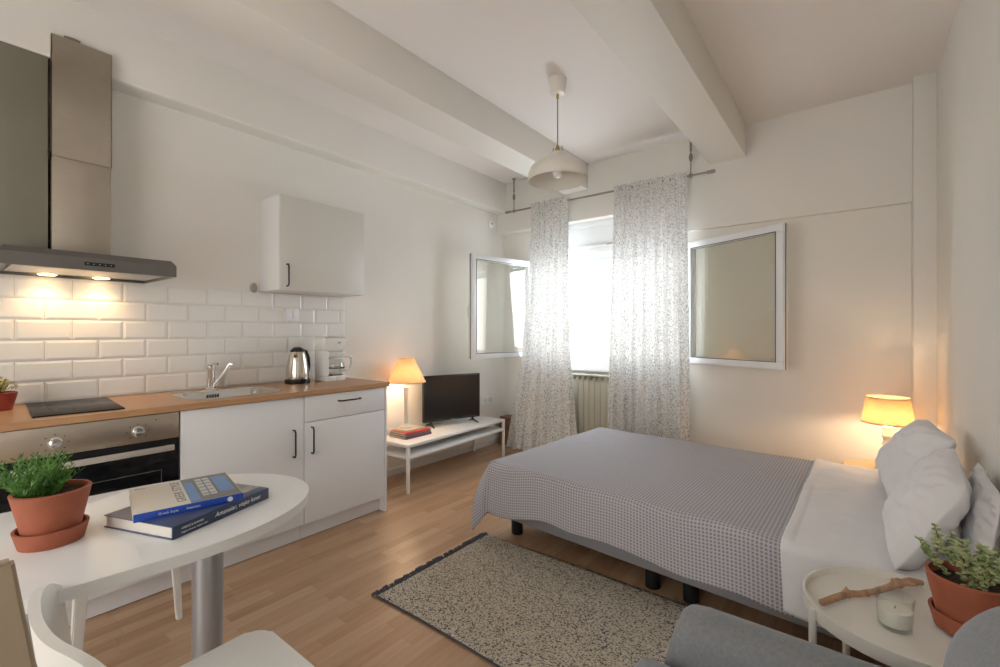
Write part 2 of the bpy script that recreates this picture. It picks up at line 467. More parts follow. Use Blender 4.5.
b = B(); b.tube([(1.28, 4.12, 2.10), (1.34, 4.105, 2.10)], .006); b.ob('shutter_pull', M_plugin, win)
def sash(hx, hy, ang, handle):
    """sash in local x 0..w from its hinge, opened by ang"""
    e = Matrix.Translation((hx, hy, 0)) @ Matrix.Rotation(ang, 4, 'Z')
    w, z0, z1, fw, th = .822, .985, 2.005, .056, .028
    b = B()
    b.box(0, w, -th, th, z0, z0+fw, .005, M=e); b.box(0, w, -th, th, z1-fw, z1, .005, M=e)
    b.box(0, fw, -th, th, z0+fw, z1-fw, .005, M=e); b.box(w-fw, w, -th, th, z0+fw, z1-fw, .005, M=e)
    o = b.ob('window_sash', M_pvc, win)
    b = B()
    for sgn in (-1, 1):
        y0, y1 = (sgn*th, sgn*(th+.002)) if sgn > 0 else (-th-.002, -th)
        b.box(fw-.006, w-fw+.006, y0, y1, z0+fw-.006, z0+fw, M=e); b.box(fw-.006, w-fw+.006, y0, y1, z1-fw, z1-fw+.006, M=e)
        b.box(fw-.006, fw, y0, y1, z0+fw, z1-fw, M=e); b.box(w-fw, w-fw+.006, y0, y1, z0+fw, z1-fw, M=e)
    b.box(w-.001, w+.002, -.004, .004, z0, z1, M=e)
    b.ob('sash_gasket', simple('grey_rubber', (.10, .10, .10), .6), o)
    B().box(fw-.01, w-fw+.01, -.010, .010, z0+fw-.01, z1-fw+.01, M=e).ob('window_pane', M_pane, o)
    b = B(); hs = 1 if handle > 0 else -1
    b.box(w-.045, w-.017, hs*th-.004, hs*(th)+.004, 1.44, 1.56, .003, M=e)
    b.tube([e @ Vector((w-.031, hs*th, 1.50)), e @ Vector((w-.031, hs*(th+.04), 1.50)), e @ Vector((w-.031, hs*(th+.045), 1.48)), e @ Vector((w-.031, hs*(th+.045), 1.39))], .009)
    b.ob('sash_handle', M_pvc, o)
sash(.40, 4.085, R(-99.5), -1)
sash(2.055, 4.055, R(-25), 1)

# tiled splashback
b = B()
b.box(0, .006, -.2, 2.075, .90, 1.52)
o_grout = struct('wall_splashback', b, M_tileg, smooth=False)
b = B()
ph, pw, z0t = .102, .2045, .903
for r_ in range(6):
    y = (.390 if r_ % 2 == 0 else .2875) - 4*pw
    while y < 2.07:
        a, c = max(y+.0012, -.2), min(y+pw-.0012, 2.073)
        za, zb = z0t+r_*ph+.0012, z0t+(r_+1)*ph-.0012
        if c-a > .02:
            bv = .012
            bot = [(.0065, a, za), (.0065, c, za), (.0065, c, zb), (.0065, a, zb)]
            mid = [(.010, a, za), (.010, c, za), (.010, c, zb), (.010, a, zb)]
            top = [(.0135, a+bv, za+bv), (.0135, c-bv, za+bv), (.0135, c-bv, zb-bv), (.0135, a+bv, zb-bv)]
            vs = [[b.bm.verts.new(p) for p in q] for q in (bot, mid, top)]
            for q0, q1 in ((vs[0], vs[1]), (vs[1], vs[2])):
                for i in range(4): b.bm.faces.new((q0[i], q0[(i+1) % 4], q1[(i+1) % 4], q1[i]))
            b.bm.faces.new(vs[2])
        y += pw
b.ob('bevelled_tiles', M_tile, o_grout, smooth=False, fixn=True)

# ------------------------------------------------------------------ kitchen
def bar_handle(axis, c, ln, parent, x=.60):
    """black bar handle on a front at plane x; axis 'z' or 'y'"""
    b = B(); h = ln/2; s = .028
    if axis == 'z':
        pts = [(x-.004, c[0], c[1]-h), (x+s*.7, c[0], c[1]-h), (x+s, c[0], c[1]-h+.012), (x+s, c[0], c[1]+h-.012), (x+s*.7, c[0], c[1]+h), (x-.004, c[0], c[1]+h)]
    else:
        pts = [(x-.004, c[0]-h, c[1]), (x+s*.7, c[0]-h, c[1]), (x+s, c[0]-h+.012, c[1]), (x+s, c[0]+h-.012, c[1]), (x+s*.7, c[0]+h, c[1]), (x-.004, c[0]+h, c[1])]
    b.tube(pts, .0052, 8)
    return b.ob('handle', M_blackm, parent)
def base_cabinet(y0, y1, label, drawer, hside, gapm=.0015):
    t = thing('base_cabinet', label, 'cabinet', (0, y0, 0), 0, 'white kitchen base cabinets')
    w = y1-y0
    b = B(); b.box(.004, .58, .0005, .0165, .105, .868); b.box(.004, .58, w-.0165, w-.0005, .105, .868); b.box(.004, .58, .0165, w-.0165, .105, .121); b.box(.004, .012, .0165, w-.0165, .121, .868)
    b.box(.55, .58, .0165, w-.0165, .852, .868)
    b.ob('carcass', M_cab, t, smooth=False)
    zt = .866
    if drawer:
        d = B().box(.581, .60, gapm, w-gapm, .712, zt, .0012).ob('drawer', M_cab, t)
        bar_handle('y', (w/2+.01, .815), .155, d)
        zt = .708
    d = B().box(.581, .60, gapm, w-gapm, .108, zt, .0012).ob('door', M_cab, t)
    bar_handle('z', (hside if hside > 0 else w+hside, .60), .155, d)
    B().box(.05, .545, 0, w, 0.004, .105).ob('plinth', M_cab, t, smooth=False)
    return t
base_cabinet(-.41, .19, 'white kitchen base cabinet at the near end of the worktop, before the oven', False, -.065)
base_cabinet(.786, 1.413, 'white one-door base cabinet under the sink, between oven and drawer unit', False, -.065)
t = base_cabinet(1.415, 2.0, 'white base cabinet with a drawer above its door, at the far end', True, .045)
B().box(.004, .60, .586, .604, 0, .868, .001).ob('end_panel', M_cab, t)

# oven
ov = thing('built_in_oven', 'built-in oven with steel control panel and black glass door', 'oven', (0, .192, 0))
B().box(.01, .575, .002, .588, .27, .862).ob('oven_body', M_dark, ov, smooth=False)
cp = B().box(.575, .600, .003, .589, .744, .866, .0015).ob('control_panel', M_steel, ov)
for yk in (.152, .424):
    b = B(); b.lathe([(0, .034), (.015, .034), (.0175, .030), (.019, .004), (.024, .003), (.024, 0), (0, 0)], n=24)
    b.box(-.003, .003, -.016, .016, .03, .040, .001)
    b.xf(Matrix.Translation((.600, yk+.005, .797)) @ Matrix.Rotation(R(90), 4, 'Y'))
    b.ob('oven_knob', M_chrome, ov)
    for a in range(0, 360, 45):
        if a == 270: continue
        yy, zz = yk+.005+.040*cos(R(a)), .797+.034*sin(R(a))
        B().box(.6002, .6006, yy-.003, yy+.003, zz-.0016, zz+.0016).ob('knob_marking', M_black, cp, smooth=False)
B().box(.600, .6006, .495, .500, .838, .843).ob('indicator_light', M_black, cp, smooth=False)
B().box(.02, .599, .002, .590, .108, .268, .0012).ob('filler_panel', M_cab, ov)
dr = B().box(.575, .597, .003, .589, .272, .741, .002).ob('oven_door', M_bglass, ov)
b = B(); b.box(.624, .636, .03, .56, .692, .718, .0015)
b.ob('door_handle', M_chrome2, dr)
for yy in (.035, .53): B().box(.5972, .6238, yy, yy+.025, .695, .715, .002).ob('handle_bracket', M_black, dr)
b = B()
for q in ((.07, .52, .600, .603), (.07, .52, .34, .343)): b.box(.597, .5974, *q)
for q in ((.07, .073, .34, .603), (.517, .52, .34, .603)): b.box(.597, .5974, *q)
b.ob('glass_border', simple('grey_print', (.10, .10, .10), .4), dr, smooth=False)
B().box(.05, .545, 0, .594, 0.004, .105).ob('plinth', M_cab, ov, smooth=False)

# worktop (with the cut-out for the sink)
b = B()
SX0, SX1, SY0, SY1 = .165, .505, .885, 1.325
for q in ((0.016, SX0, -.42, 2.03), (SX1, .617, -.42, 2.03), (SX0, SX1, -.42, SY0), (SX0, SX1, SY1, 2.03)):
    b.box(q[0], q[1], q[2], q[3], .871, .90)
bmesh.ops.remove_doubles(b.bm, verts=b.bm.verts, dist=1e-5)
wt = b.ob('kitchen_worktop', M_work, smooth=False)
tag(wt, 'light beech worktop running along the kitchen wall', 'worktop')

# sink
sk = thing('kitchen_sink', 'small rounded stainless steel sink set in the beech worktop', 'sink', (.335, 1.105, .90))
def rr(hx, hy, r, z, n=8):
    out = []
    for cx_, cy_, a0 in ((hx-r, hy-r, 0), (-hx+r, hy-r, 90), (-hx+r, -hy+r, 180), (hx-r, -hy+r, 270)):
        for k in range(n+1):
            a = R(a0+90*k/n); out.append((cx_+r*cos(a), cy_+r*sin(a), z))
    return out
b = B()
loops = [rr(.195, .243, .09, .001), rr(.192, .240, .09, .004), rr(.176, .224, .085, .004), rr(.168, .216, .08, -.002), rr(.150, .198, .07, -.10), rr(.125, .17, .06, -.135), rr(.04, .04, .035, -.14)]
L_ = [[b.bm.verts.new(p) for p in l] for l in loops]
for a, c in zip(L_[:-1], L_[1:]):
    n_ = len(a)
    for i in range(n_): b.bm.faces.new((a[i], a[(i+1) % n_], c[(i+1) % n_], c[i]))
b.bm.faces.new(L_[-1])
b.ob('sink_bowl', M_sink, sk, fixn=True, ang=60)
b = B()
for k in range(5): b.box(-.1595, -.156, -.055+k*.014, -.049+k*.014, -.050, -.018, .0005)
b.ob('overflow_slot', M_black, sk)
B().lathe([(0, 0), (.03, 0), (.032, .003), (.02, .004), (0, .002)], (0, 0, -.139)).ob('drain', M_chrome, sk)
# tap
tp = thing('kitchen_tap', 'chrome single-lever mixer tap behind the sink', 'tap', (.105, 1.095, .90))
B().lathe([(0, 0), (.028, 0), (.028, .006), (.023, .012), (.022, .115), (.026, .122), (.026, .142), (.016, .155), (0, .158)]).ob('tap_body', M_chrome, tp)
B().tube([(.01, .012, .02), (.035, .032, .055), (.065, .058, .115), (.078, .070, .150), (.086, .078, .158), (.094, .086, .150)], [.015, .014, .0125, .0125, .012, .010], 12).ob('spout', M_chrome, tp)
B().tube([(.004, .004, .150), (.05, .004, .162), (.075, .01, .158)], [.012, .008, .007], 8).ob('lever', M_chrome, tp)
# hob
hb = thing('induction_hob', 'two-zone black glass hob flush on the worktop above the oven', 'hob', (.288, .455, .90), R(-4))
B().box(-.262, .262, -.148, .148, .0, .006, .002).ob('glass_plate', M_hob, hb)
b = B()
for cx_, r_ in ((-.12, .085), (.11, .07)):
    b.lathe([(r_-.0012, .0061), (r_, .0061), (r_, .0064), (r_-.0012, .0064)], (cx_, 0, 0), 48, closed=True)
b.ob('zone_ring', simple('hob_print', (.12, .12, .12), .4), hb)

# extractor hood
hd = thing('extractor_hood', 'stainless steel chimney extractor hood lit underneath, above the hob', 'hood', (0, .5, 1.52))
b = B()
pts = [(0, -.30), (.25, -.30), (.50, -.30), (.50, .30), (.25, .30), (0, .30)]
bm = b.bm
lo = [bm.verts.new((x, y, 0.004)) for x, y in pts]; mi = [bm.verts.new((x, y, .058)) for x, y in pts]
up = [bm.verts.new((x*.95, y*(.95), .084)) for x, y in pts]; up2 = [bm.verts.new((x*.55, y*.42, .105)) for x, y in pts]
for a, c in ((lo, mi), (mi, up), (up, up2)):
    for i in range(6): bm.faces.new((a[i], a[(i+1) % 6], c[(i+1) % 6], c[i]))
bm.faces.new(up2)
inner = [bm.verts.new((x*.965+.008, y*.96, .004)) for x, y in pts]
inner2 = [bm.verts.new((x*.96+.01, y*.95, .016)) for x, y in pts]
for a, c in ((lo, inner), (inner, inner2)):
    for i in range(6): bm.faces.new((a[i], a[(i+1) % 6], c[(i+1) % 6], c[i]))
bm.faces.new(inner2)
b.ob('canopy', M_steel2, hd, ang=20)
b = B(); b.box(.003, .170, -.104, .114, .10, .57, .001); b.ob('chimney_lower', M_steel, hd)
b = B()
for q in ((.003, .1725, -.1065, -.104, .57, 1.148), (.003, .1725, .114, .1165, .57, 1.148), (.170, .1725, -.1065, .1165, .57, 1.148)):
    b.box(*q)
b.box(.137, .170, -.104, .114, .57, 1.13)
b.ob('chimney_upper', M_steel, hd, smooth=False)
b = B(); b.lathe([(0, 1.165), (.030, 1.165), (.032, 1.132), (0, 1.132)], (.153, -.03, 0), 32, .4, 1); b.ob('exhaust_duct', M_rod, hd)
b = B(); b.box(.4995, .502, -.045, .06, .024, .040, .001); b.ob('button_panel', M_black, hd)
b = B()
for k in range(5): b.box(.502, .5025, -.035+k*.02, -.031+k*.02, .031, .033)
b.ob('button', M_pvc, hd, smooth=False)
b = B(); b.box(.16, .46, -.26, .26, .006, .014, .002); b.ob('filter_mesh', brushed('filter_mesh', (.55, .53, .5), .4), hd)
for yy in (-.11, .09):
    B().lathe([(0, -.001), (.030, -.001), (.034, .002), (0, .010)], (.095, yy, .006), 24).ob('hood_lamp', M_glow, hd)
    l = lamp('hood_light', 'SPOT', (.095, yy, -.006), 2.2, (1, .66, .34), hd, spot_size=R(140), spot_blend=.8, shadow_soft_size=.03)
b = B(); b.tube([(.145, -.109, .56), (.160, -.112, .60)], .004, 6); b.ob('chimney_strap', M_black, hd)

# upper cabinet
uc = thing('wall_cabinet', 'white one-door wall cabinet hung above the kettle and coffee maker', 'cabinet', (0, 1.43, 1.522))
B().box(.001, .262, 0, .63, 0, .612, .001).ob('carcass', M_white, uc)
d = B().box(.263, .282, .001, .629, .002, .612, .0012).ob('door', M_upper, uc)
bar_handle('z', (.042, .095), .14, d, x=.281)
tag(B().lathe([(0, 0), (.022, 0), (.024, .012), (.018, .02), (0, .02)]).xf(Matrix.Translation((.0, 1.385, 1.545)) @ Matrix.Rotation(R(90), 4, 'Y') @ Matrix.Diagonal((1.4, 1, 1, 1))).ob('wall_plug_cap', simple('grey_plastic', (.36, .33, .30), .5)), 'small grey round cap on the wall beside the wall cabinet', 'cap')

def socket(name, y, z, w, h, label, holes, x=0.0155, grp=None):
    t = thing(name, label, 'socket', (x, y, z))
    B().box(0, .013, -w/2, w/2, -h/2, h/2, .003).ob('cover_plate', M_pvc, t)
    for k in holes:
        B().box(.013, .018, k-.020, k+.020, -.03, .03, .002).ob('rocker', M_pvc, t)
    return t
socket('wall_switch', 1.64, 1.372, .10, .09, 'white double wall switch on the tiles above the kettle', (-.022, .022))
t = thing('wall_socket', 'white double socket on the wall beyond the television', 'socket', (0, 3.845, .505))
B().box(0, .01, -.09, .09, -.045, .045, .003).ob('cover_plate', M_pvc, t)
for k in (-.042, .042):
    b = B(); b.lathe([(.021, .0), (.024, .0), (.024, .003), (.021, .003)], n=20, closed=True); b.lathe([(0, .0005), (.0035, .0005), (.0035, .003), (0, .003)], (0, .009, 0), 8); b.lathe([(0, .0005), (.0035, .0005), (.0035, .003), (0, .003)], (0, -.009, 0), 8)
    b.xf(Matrix.Translation((.010, k, 0)) @ Matrix.Rotation(R(90), 4, 'Y')); b.ob('socket_insert', M_plugin, t)
t = thing('wall_sensor', 'small round white sensor high on the left wall near the corner', 'sensor', (0, 3.90, 2.44))
B().lathe([(0, .0), (.045, 0), (.045, .015), (.035, .022), (0, .024)], n=28).xf(Matrix.Rotation(R(90), 4, 'Y')).ob('sensor_body', M_pvc, t)
B().lathe([(0, .024), (.012, .024), (.010, .028), (0, .028)], n=16).xf(Matrix.Rotation(R(90), 4, 'Y')).ob('sensor_eye', M_plugin, t)

# kettle
kt = thing('electric_kettle', 'steel electric kettle with black base on the worktop', 'kettle', (.175, 1.60, .90))
B().lathe([(0, 0), (.078, 0), (.080, .006), (.080, .026), (.070, .032), (0, .032)]).ob('kettle_base', M_black, kt)
B().lathe([(0, .032), (.072, .032), (.073, .05), (.070, .10), (.060, .16), (.050, .205), (.046, .216), (0, .216)], n=40).ob('kettle_body', M_kettle, kt, ang=50)
B().lathe([(0, .247), (.02, .246), (.034, .238), (.045, .224), (.047, .214), (0, .214)]).ob('lid', M_black, kt)
b = B(); b.tube([(-.02, .045, .225), (-.03, .075, .215), (-.035, .098, .17), (-.035, .103, .11), (-.03, .088, .055)], [.012, .012, .010, .010, .009], 10); b.ob('handle', M_black, kt)
b = B(); b.tube([(.035, -.03, .19), (.055, -.048, .208)], [.018, .012], 10); b.ob('spout', M_kettle, kt)

# coffee maker
cm = thing('coffee_maker', 'white drip coffee maker with glass jug, at the far worktop end', 'coffee maker', (.18, 1.862, .90))
b = B(); b.prism([(.075*cos(a)*1.0, .085*sin(a)+.01) for a in [2*pi*k/32 for k in range(32)]], 0, .035, .004); b.box(-.075, .075, -.10, -.02, 0, .035, .006); b.ob('base', M_plastic, cm)
b = B(); b.box(-.060, .060, -.108, -.062, .035, .215, .012, 3); b.ob('column', M_plastic, cm)
b = B(); b.box(-.074, .074, -.112, .086, .205, .312, .022, 4)
for v in b.bm.verts:
    if v.co.z < .26: v.co.x *= .84; v.co.y = (v.co.y+.01)*.86-.01-.012
b.ob('filter_housing', M_plastic, cm)
B().box(.0, .001, .0, .025, .262, .272).xf(Matrix.Translation((.0745, -.005, .005))).ob('badge', M_plugin, cm, smooth=False)
B().box(-.07, .07, -.10, .07, .312, .317, .002).ob('lid', M_plastic, cm)
jug = B().lathe([(0, .040), (.050, .040), (.064, .060), (.066, .095), (.058, .13), (.046, .155), (.044, .155), (.056, .129), (.064, .095), (.062, .062), (.049, .043), (0, .043)], (0, .02, 0), 36).ob('glass_jug', M_glass, cm)
B().lathe([(0, .172), (.03, .170), (.050, .160), (.050, .152), (0, .152)], (0, .02, 0)).ob('jug_lid', M_plastic, jug)
B().tube([(.015, .062, .165), (.02, .105, .172), (.025, .138, .162), (.025, .144, .115), (.02, .128, .075), (.015, .098, .065)], [.011]*6, 10).ob('jug_handle', M_plastic, jug)
B().lathe([(.0655, .085), (.0675, .085), (.0675, .092), (.0655, .092)], (0, .02, 0), 36, closed=True).ob('jug_band', M_black, jug)
B().lathe([(0, .035), (.055, .035), (.055, .039), (0, .039)], (0, .02, 0)).ob('hot_plate', M_black, cm)

# ------------------------------------------------------------------ plants
def pot_lathe(r, h, r2, wall=.006, rim=.010):
    return [(0, 0), (r2, 0), (r2+.35*(r-r2), h*.35), (r-.002, h-rim*2), (r, h-rim), (r+.002, h-.002), (r, h), (r-wall, h), (r-wall-.002, h-.02), (0, h-.02)]
def saucer(r, h):
    return [(0, 0), (r*.86, 0), (r, h-.002), (r, h), (r-.006, h), (r*.84, .006), (0, .006)]
def potted(name, label, loc, r, h, r2, matp, foliage, soil_z):
    t = thing(name, label, 'plant', loc)
    B().lathe(pot_lathe(r, h, r2)[:-2]+[(r-.012, soil_z-.01), (0, soil_z-.01)], n=48).ob('pot', matp, t, ang=50)
    b = B()
    b.grid(lambda u, v: (lambda rr_, a: (rr_*cos(a), rr_*sin(a), soil_z+.004*noise.noise((rr_*60*cos(a), rr_*60*sin(a), 3))))((r-.010)*max(u, .001), 2*pi*v), 10, 40)
    b.ob('soil', M_soil, t)
    foliage(t)
    return t
def leaf(bm, p, d, up, ln, w, tip=.5):
    """small pointed leaf with a fold"""
    d = d.normalized(); s = d.cross(up)
    if s.length < 1e-4: s = Vector((1, 0, 0))
    s.normalize(); n = s.cross(d)
    v = [bm.verts.new(p), bm.verts.new(p+d*ln*tip+s*w/2+n*w*.15), bm.verts.new(p+d*ln), bm.verts.new(p+d*ln*tip-s*w/2+n*w*.15)]
    bm.faces.new((v[0], v[1], v[2])); bm.faces.new((v[0], v[2], v[3]))
def feathery(t):
    rnd = random.Random(5); b = B()
    for k in range(85):
        a = rnd.uniform(0, 2*pi); r0 = rnd.uniform(0, .042)
        p = Vector((r0*cos(a)-.014, r0*sin(a)-.018, .10))
        lean = rnd.uniform(.05, .75); a2 = a+rnd.uniform(-.7, .7)
        ln = rnd.uniform(.045, .105)
        dirn = Vector((lean*cos(a2)-.12, lean*sin(a2)-.16, 1)).normalized()
        pts = []
        for q in range(8):
            s = q/7
            pts.append(p + dirn*ln*s + Vector((cos(a2), sin(a2), -.35))*lean*.03*s*s)
        b.tube(pts, [.0012*(1-.5*q/7) for q in range(8)], 4)
        for q in range(1, 8):
            for m_ in range(4):
                aa = rnd.uniform(0, 2*pi)
                d = (dirn*.9 + Vector((cos(aa), sin(aa), rnd.uniform(-.2, .5)))*.8)
                leaf(b.bm, pts[q], d, Vector((sin(aa), cos(aa), .3)), rnd.uniform(.012, .022), .0032)
    b.ob('foliage', M_leaf, t, smooth=False, fixn=False)
potted('potted_herb', 'green feathery plant in a terracotta pot on the white table', (1.625, .204, .747), .072, .122, .050, M_terra, feathery, .108)
tag(B().lathe(saucer(.069, .040), (1.625, .204, .7405), 48).ob('pot_saucer', M_terra, ang=50), 'deep terracotta saucer under the feathery plant on the white table', 'saucer')
def jade(t):
    rnd = random.Random(11); bs = B(); bl = B()
    def branch(p, d, ln, depth):
        n_ = 6; pts = [p.copy()]; q = p.copy()
        for k in range(n_):
            d = (d+Vector((rnd.uniform(-.25, .25), rnd.uniform(-.25, .25), rnd.uniform(-.1, .2)))).normalized()
            q = q+d*ln/n_; pts.append(q.copy())
            for m_ in range(3):
                a = rnd.uniform(0, 2*pi); dd = Vector((cos(a), sin(a), rnd.uniform(-.1, .9))).normalized()
                c = q+dd*.007
                mat = Matrix.Translation(c) @ dd.to_track_quat('Z', 'Y').to_matrix().to_4x4() @ Matrix.Diagonal((.0062, .0028, .0078, 1))
                bmesh.ops.create_icosphere(bl.bm, subdivisions=1, radius=1, matrix=mat)
            if depth and k in (2, 4):
                branch(q, (d+Vector((rnd.uniform(-.9, .9), rnd.uniform(-.9, .9), .3))).normalized(), ln*.6, depth-1)
        bs.tube(pts, [.0026*(1-.6*i/n_) for i in range(n_+1)], 5)
    for d in ((-.25, .2, 1), (-.2, -.5, .8), (.2, .4, 1), (.5, .1, .9), (.9, .7, .9), (.5, -.5, .5), (-.1, .0, 1), (.9, .2, .35), (.45, .3, 1.3), (-.5, .5, .45)):
        branch(Vector((rnd.uniform(-.02, .02), rnd.uniform(-.02, .02), .092)), Vector(d).normalized(), rnd.uniform(.065, .105), 1)
    bs.ob('stem', M_stem, t); bl.ob('foliage', M_jade, t)
potted('potted_succulent', 'small-leaved jade plant in a terracotta pot on the side table', (3.392, 1.565, .536), .078, .125, .055, M_terra, jade, .105)
tag(B().lathe(saucer(.073, .042), (3.392, 1.565, .529), 48).ob('pot_saucer', M_terra, ang=50), 'deep terracotta saucer under the jade plant on the side table', 'saucer')
def shrubby(t):
    rnd = random.Random(3); b = B()
    for k in range(120):
        a = rnd.uniform(0, 2*pi); r0 = rnd.uniform(0, .055); z = .075+rnd.uniform(.0, .075)*(1-r0/.08)
        dd = Vector((cos(a), sin(a), rnd.uniform(.2, 1.4)))
        p = Vector((r0*cos(a), r0*sin(a), z+.006))
        leaf(b.bm, p, dd, Vector((0, 0, 1)), rnd.uniform(.016, .026), .014)
    b.ob('foliage', M_yleaf, t, smooth=False, fixn=False)
    b = B()
    for k in range(14):
        a = rnd.uniform(0, 2*pi); b.tube([(0, 0, .05), (.03*cos(a), .03*sin(a), .11)], .0015, 4)
    b.ob('stem', M_stem, t)
potted('potted_plant', 'yellow-green plant in a small dark red pot on the worktop', (.155, .228, .90), .058, .080, .042, M_redpot, shrubby, .062)

# ------------------------------------------------------------------ dining table, chairs, books
tb = thing('dining_table', 'white table with a rounded end in front of the kitchen', 'table', (1.65, .2, 0))
pts = [(-.325, -.75), (.325, -.75)]
for k in range(0, 41):
    a = pi*k/40
    ca, sa = cos(a), sin(a)
    pts.append((.325*ca, .20+.422*sa))
tb.location = (1.606, .2, 0); tb.rotation_euler = (0, 0, R(-6))
B().prism(pts, .713, .74, .002).ob('table_top', M_table, tb)
for yy in (.335, -.02, -.62):
    B().lathe([(0, .713), (.06, .713), (.06, .708), (.040, .706), (.040, .012), (.044, .010), (.044, 0), (0, 0)], (.02 if yy > .1 else .0, yy, 0), 36).ob('leg', M_pole, tb)

def plastic_chair(name, label, loc, rz=0):
    """origin under the seat centre, facing +y"""
    t = thing(name, label, 'chair', loc, rz, 'white plastic chairs at the white table')
    b = B()
    hw, hd_ = .205, .21
    outline = [(x, y) for x, y, _ in rr(hw, hd_, .05, 0, 6)]
    outline = [(x*(1 if y > 0 else .94), y) for x, y in outline]
    b.prism(outline, .428, .452, .008, 3)
    for v in b.bm.verts:
        rr_ = max(0, 1-(v.co.x/hw)**2)*max(0, 1-(v.co.y/hd_)**2)
        v.co.z -= .010*rr_
    b.ob('seat', M_plastic, t)
    # curved backrest: a rail with two posts going down to the seat
    def arc(x):   # y of the back at x
        return -.215 + .028*(x/.185)**2 + .018*(abs(x)/.185)**5
    b = B()
    th = .016
    def shell(x0, x1, zlo, zhi, n=20, lean=.06):
        rows = []
        for k in range(n+1):
            x = x0+(x1-x0)*k/n
            lo_, hi_ = zlo(x), zhi(x)
            col = []
            for z in (lo_, lo_+.25*(hi_-lo_), .5*(lo_+hi_), lo_+.75*(hi_-lo_), hi_):
                y = arc(x)-lean*(z-.45)/.32*.6
                col.append((b.bm.verts.new((x, y+th/2, z)), b.bm.verts.new((x, y-th/2, z))))
            rows.append(col)
        for r0, r1 in zip(rows[:-1], rows[1:]):
            for (a, a2), (c, c2), (d, d2), (e, e2) in zip(r0[:-1], r0[1:], r1[:-1], r1[1:]):
                b.bm.faces.new((a, c, e, d)); b.bm.faces.new((a2, d2, e2, c2))
            b.bm.faces.new((r0[0][0], r1[0][0], r1[0][1], r0[0][1])); b.bm.faces.new((r0[-1][0], r0[-1][1], r1[-1][1], r1[-1][0]))
        for r0 in (rows[0], rows[-1]):
            for (a, a2), (c, c2) in zip(r0[:-1], r0[1:]): b.bm.faces.new((a, a2, c2, c))
    hi = lambda x: .775-.035*(abs(x)/.185)**8-.006*(1-(x/.185)**2)
    lo = lambda x: .695-.235*max(0, (abs(x)-.115)/.07)**1.6 if abs(x) > .115 else .695
    shell(-.185, .185, lo, hi, 60)
    o = b.ob('backrest', M_plastic, t, ang=60)
    for sx in (-1, 1):
        for sy, ln in ((1, 1), (-1, -1)):
            b = B()
            x1, y1 = sx*.172, sy*.175-(.0)
            x2, y2 = sx*.195, sy*.205-(.0)
            q = []
            for (x, y, z, s) in ((x1, y1, .43, .017), (x2, y2, 0, .011)):
                q.append([b.bm.verts.new((x+a*s, y+c*s, z)) for a, c in ((-1, -1), (1, -1), (1, 1), (-1, 1))])
            for i in range(4): b.bm.faces.new((q[0][i], q[0][(i+1) % 4], q[1][(i+1) % 4], q[1][i]))
            b.bm.faces.new(q[0]); b.bm.faces.new(q[1])
            bmesh.ops.bevel(b.bm, geom=list(b.bm.edges), offset=.003, segments=2, affect='EDGES')
            b.ob('leg', M_plastic, t)
    return t
ch = plastic_chair('plastic_chair', 'white plastic chair nearest the camera, before the table', (2.10, .375, 0))
dup(ch, (1.045, .500, 0), 0, 'white plastic chair behind the table, in front of the oven')

pc = thing('panel_back_chair', 'beige chair with a solid back panel at the left photo edge', 'chair', (2.05, -.14, 0), R(0), None)
def tilt_panel():
    b = B(); bm = b.bm
    # back panel: faces +x, leaning, wider towards its foot
    q = [(.265, -.2185, .956), (.265, .2185, .956), (.265, .286, .45), (.265, -.286, .45)]
    q2 = [(x-.022, y, z) for x, y, z in q]
    a = [bm.verts.new(p) for p in q]; c = [bm.verts.new(p) for p in q2]
    bm.faces.new(a); bm.faces.new(c[::-1])
    for i in range(4): bm.faces.new((a[i], c[i], c[(i+1) % 4], a[(i+1) % 4]))
    bmesh.ops.bevel(bm, geom=list(bm.edges), offset=.004, segments=2, affect='EDGES')
    return b
tilt_panel().ob('backrest', M_beige, pc)
B().box(-.20, .22, -.22, .22, .43, .455, .006).ob('seat', M_beige, pc)
for sx in (-1, 1):
    for sy in (-1, 1):
        b = B(); b.tube([(sx*.18, sy*.19, .43), (sx*.20, sy*.205, 0)], [.018, .013], 8); b.ob('leg', M_beige, pc)

# books on the table
def book(name, label, org, rz, ln, wd, th, cov, spine_mat, group=None, pages=M_paper, hard=.0025):
    """local: spine runs along +x at y=0, pages towards +y; z 0..th"""
    t = thing(name, label, 'book', org, rz, group)
    o = .004
    b = B(); b.box(0, ln, 0, wd, 0, hard, .0006); b.box(0, ln, 0, wd, th-hard, th, .0006); b.ob('cover', cov, t)
    B().box(0, ln, -.0015, hard, 0, th, .001).ob('spine', spine_mat, t)
    B().box(o, ln-o, hard, wd-o, hard, th-hard).ob('page_block', pages, t, smooth=False)
    return t
M_navy = simple('navy_cover', (.055, .075, .17), .3, var=.2, vscale=12)
M_navy2 = simple('navy_spine', (.028, .045, .095), .35)
M_blue = simple('bright_blue_spine', (.015, .07, .42), .3)
M_creamc = simple('cream_cover', (.66, .62, .54), .35)
M_wtxt = simple('white_print', (.8, .8, .8), .5)
M_gtxt = simple('grey_print_text', (.12, .13, .15), .5)
bk = book('hardcover_book', 'thick navy hardcover book lying under the cream book on the table', (1.852, .386, .7402), R(110), .298, .245, .032, M_navy, M_navy2)
SP = Matrix.Rotation(R(90), 4, 'X')       # text standing on the spine, read from outside
text_mesh('spine_title', 'Amanaiar, viejas lunas', .017, M_wtxt, bk, Matrix.Translation((.115, -.0018, .012)) @ SP, shear=.3)
text_mesh('spine_author', 'GREECE & ISLANDS', .007, M_wtxt, bk, Matrix.Translation((.022, -.0018, .018)) @ SP)
text_mesh('spine_subtitle', 'Aegean Houses, Aegean Light', .006, M_wtxt, bk, Matrix.Translation((.022, -.0018, .008)) @ SP)
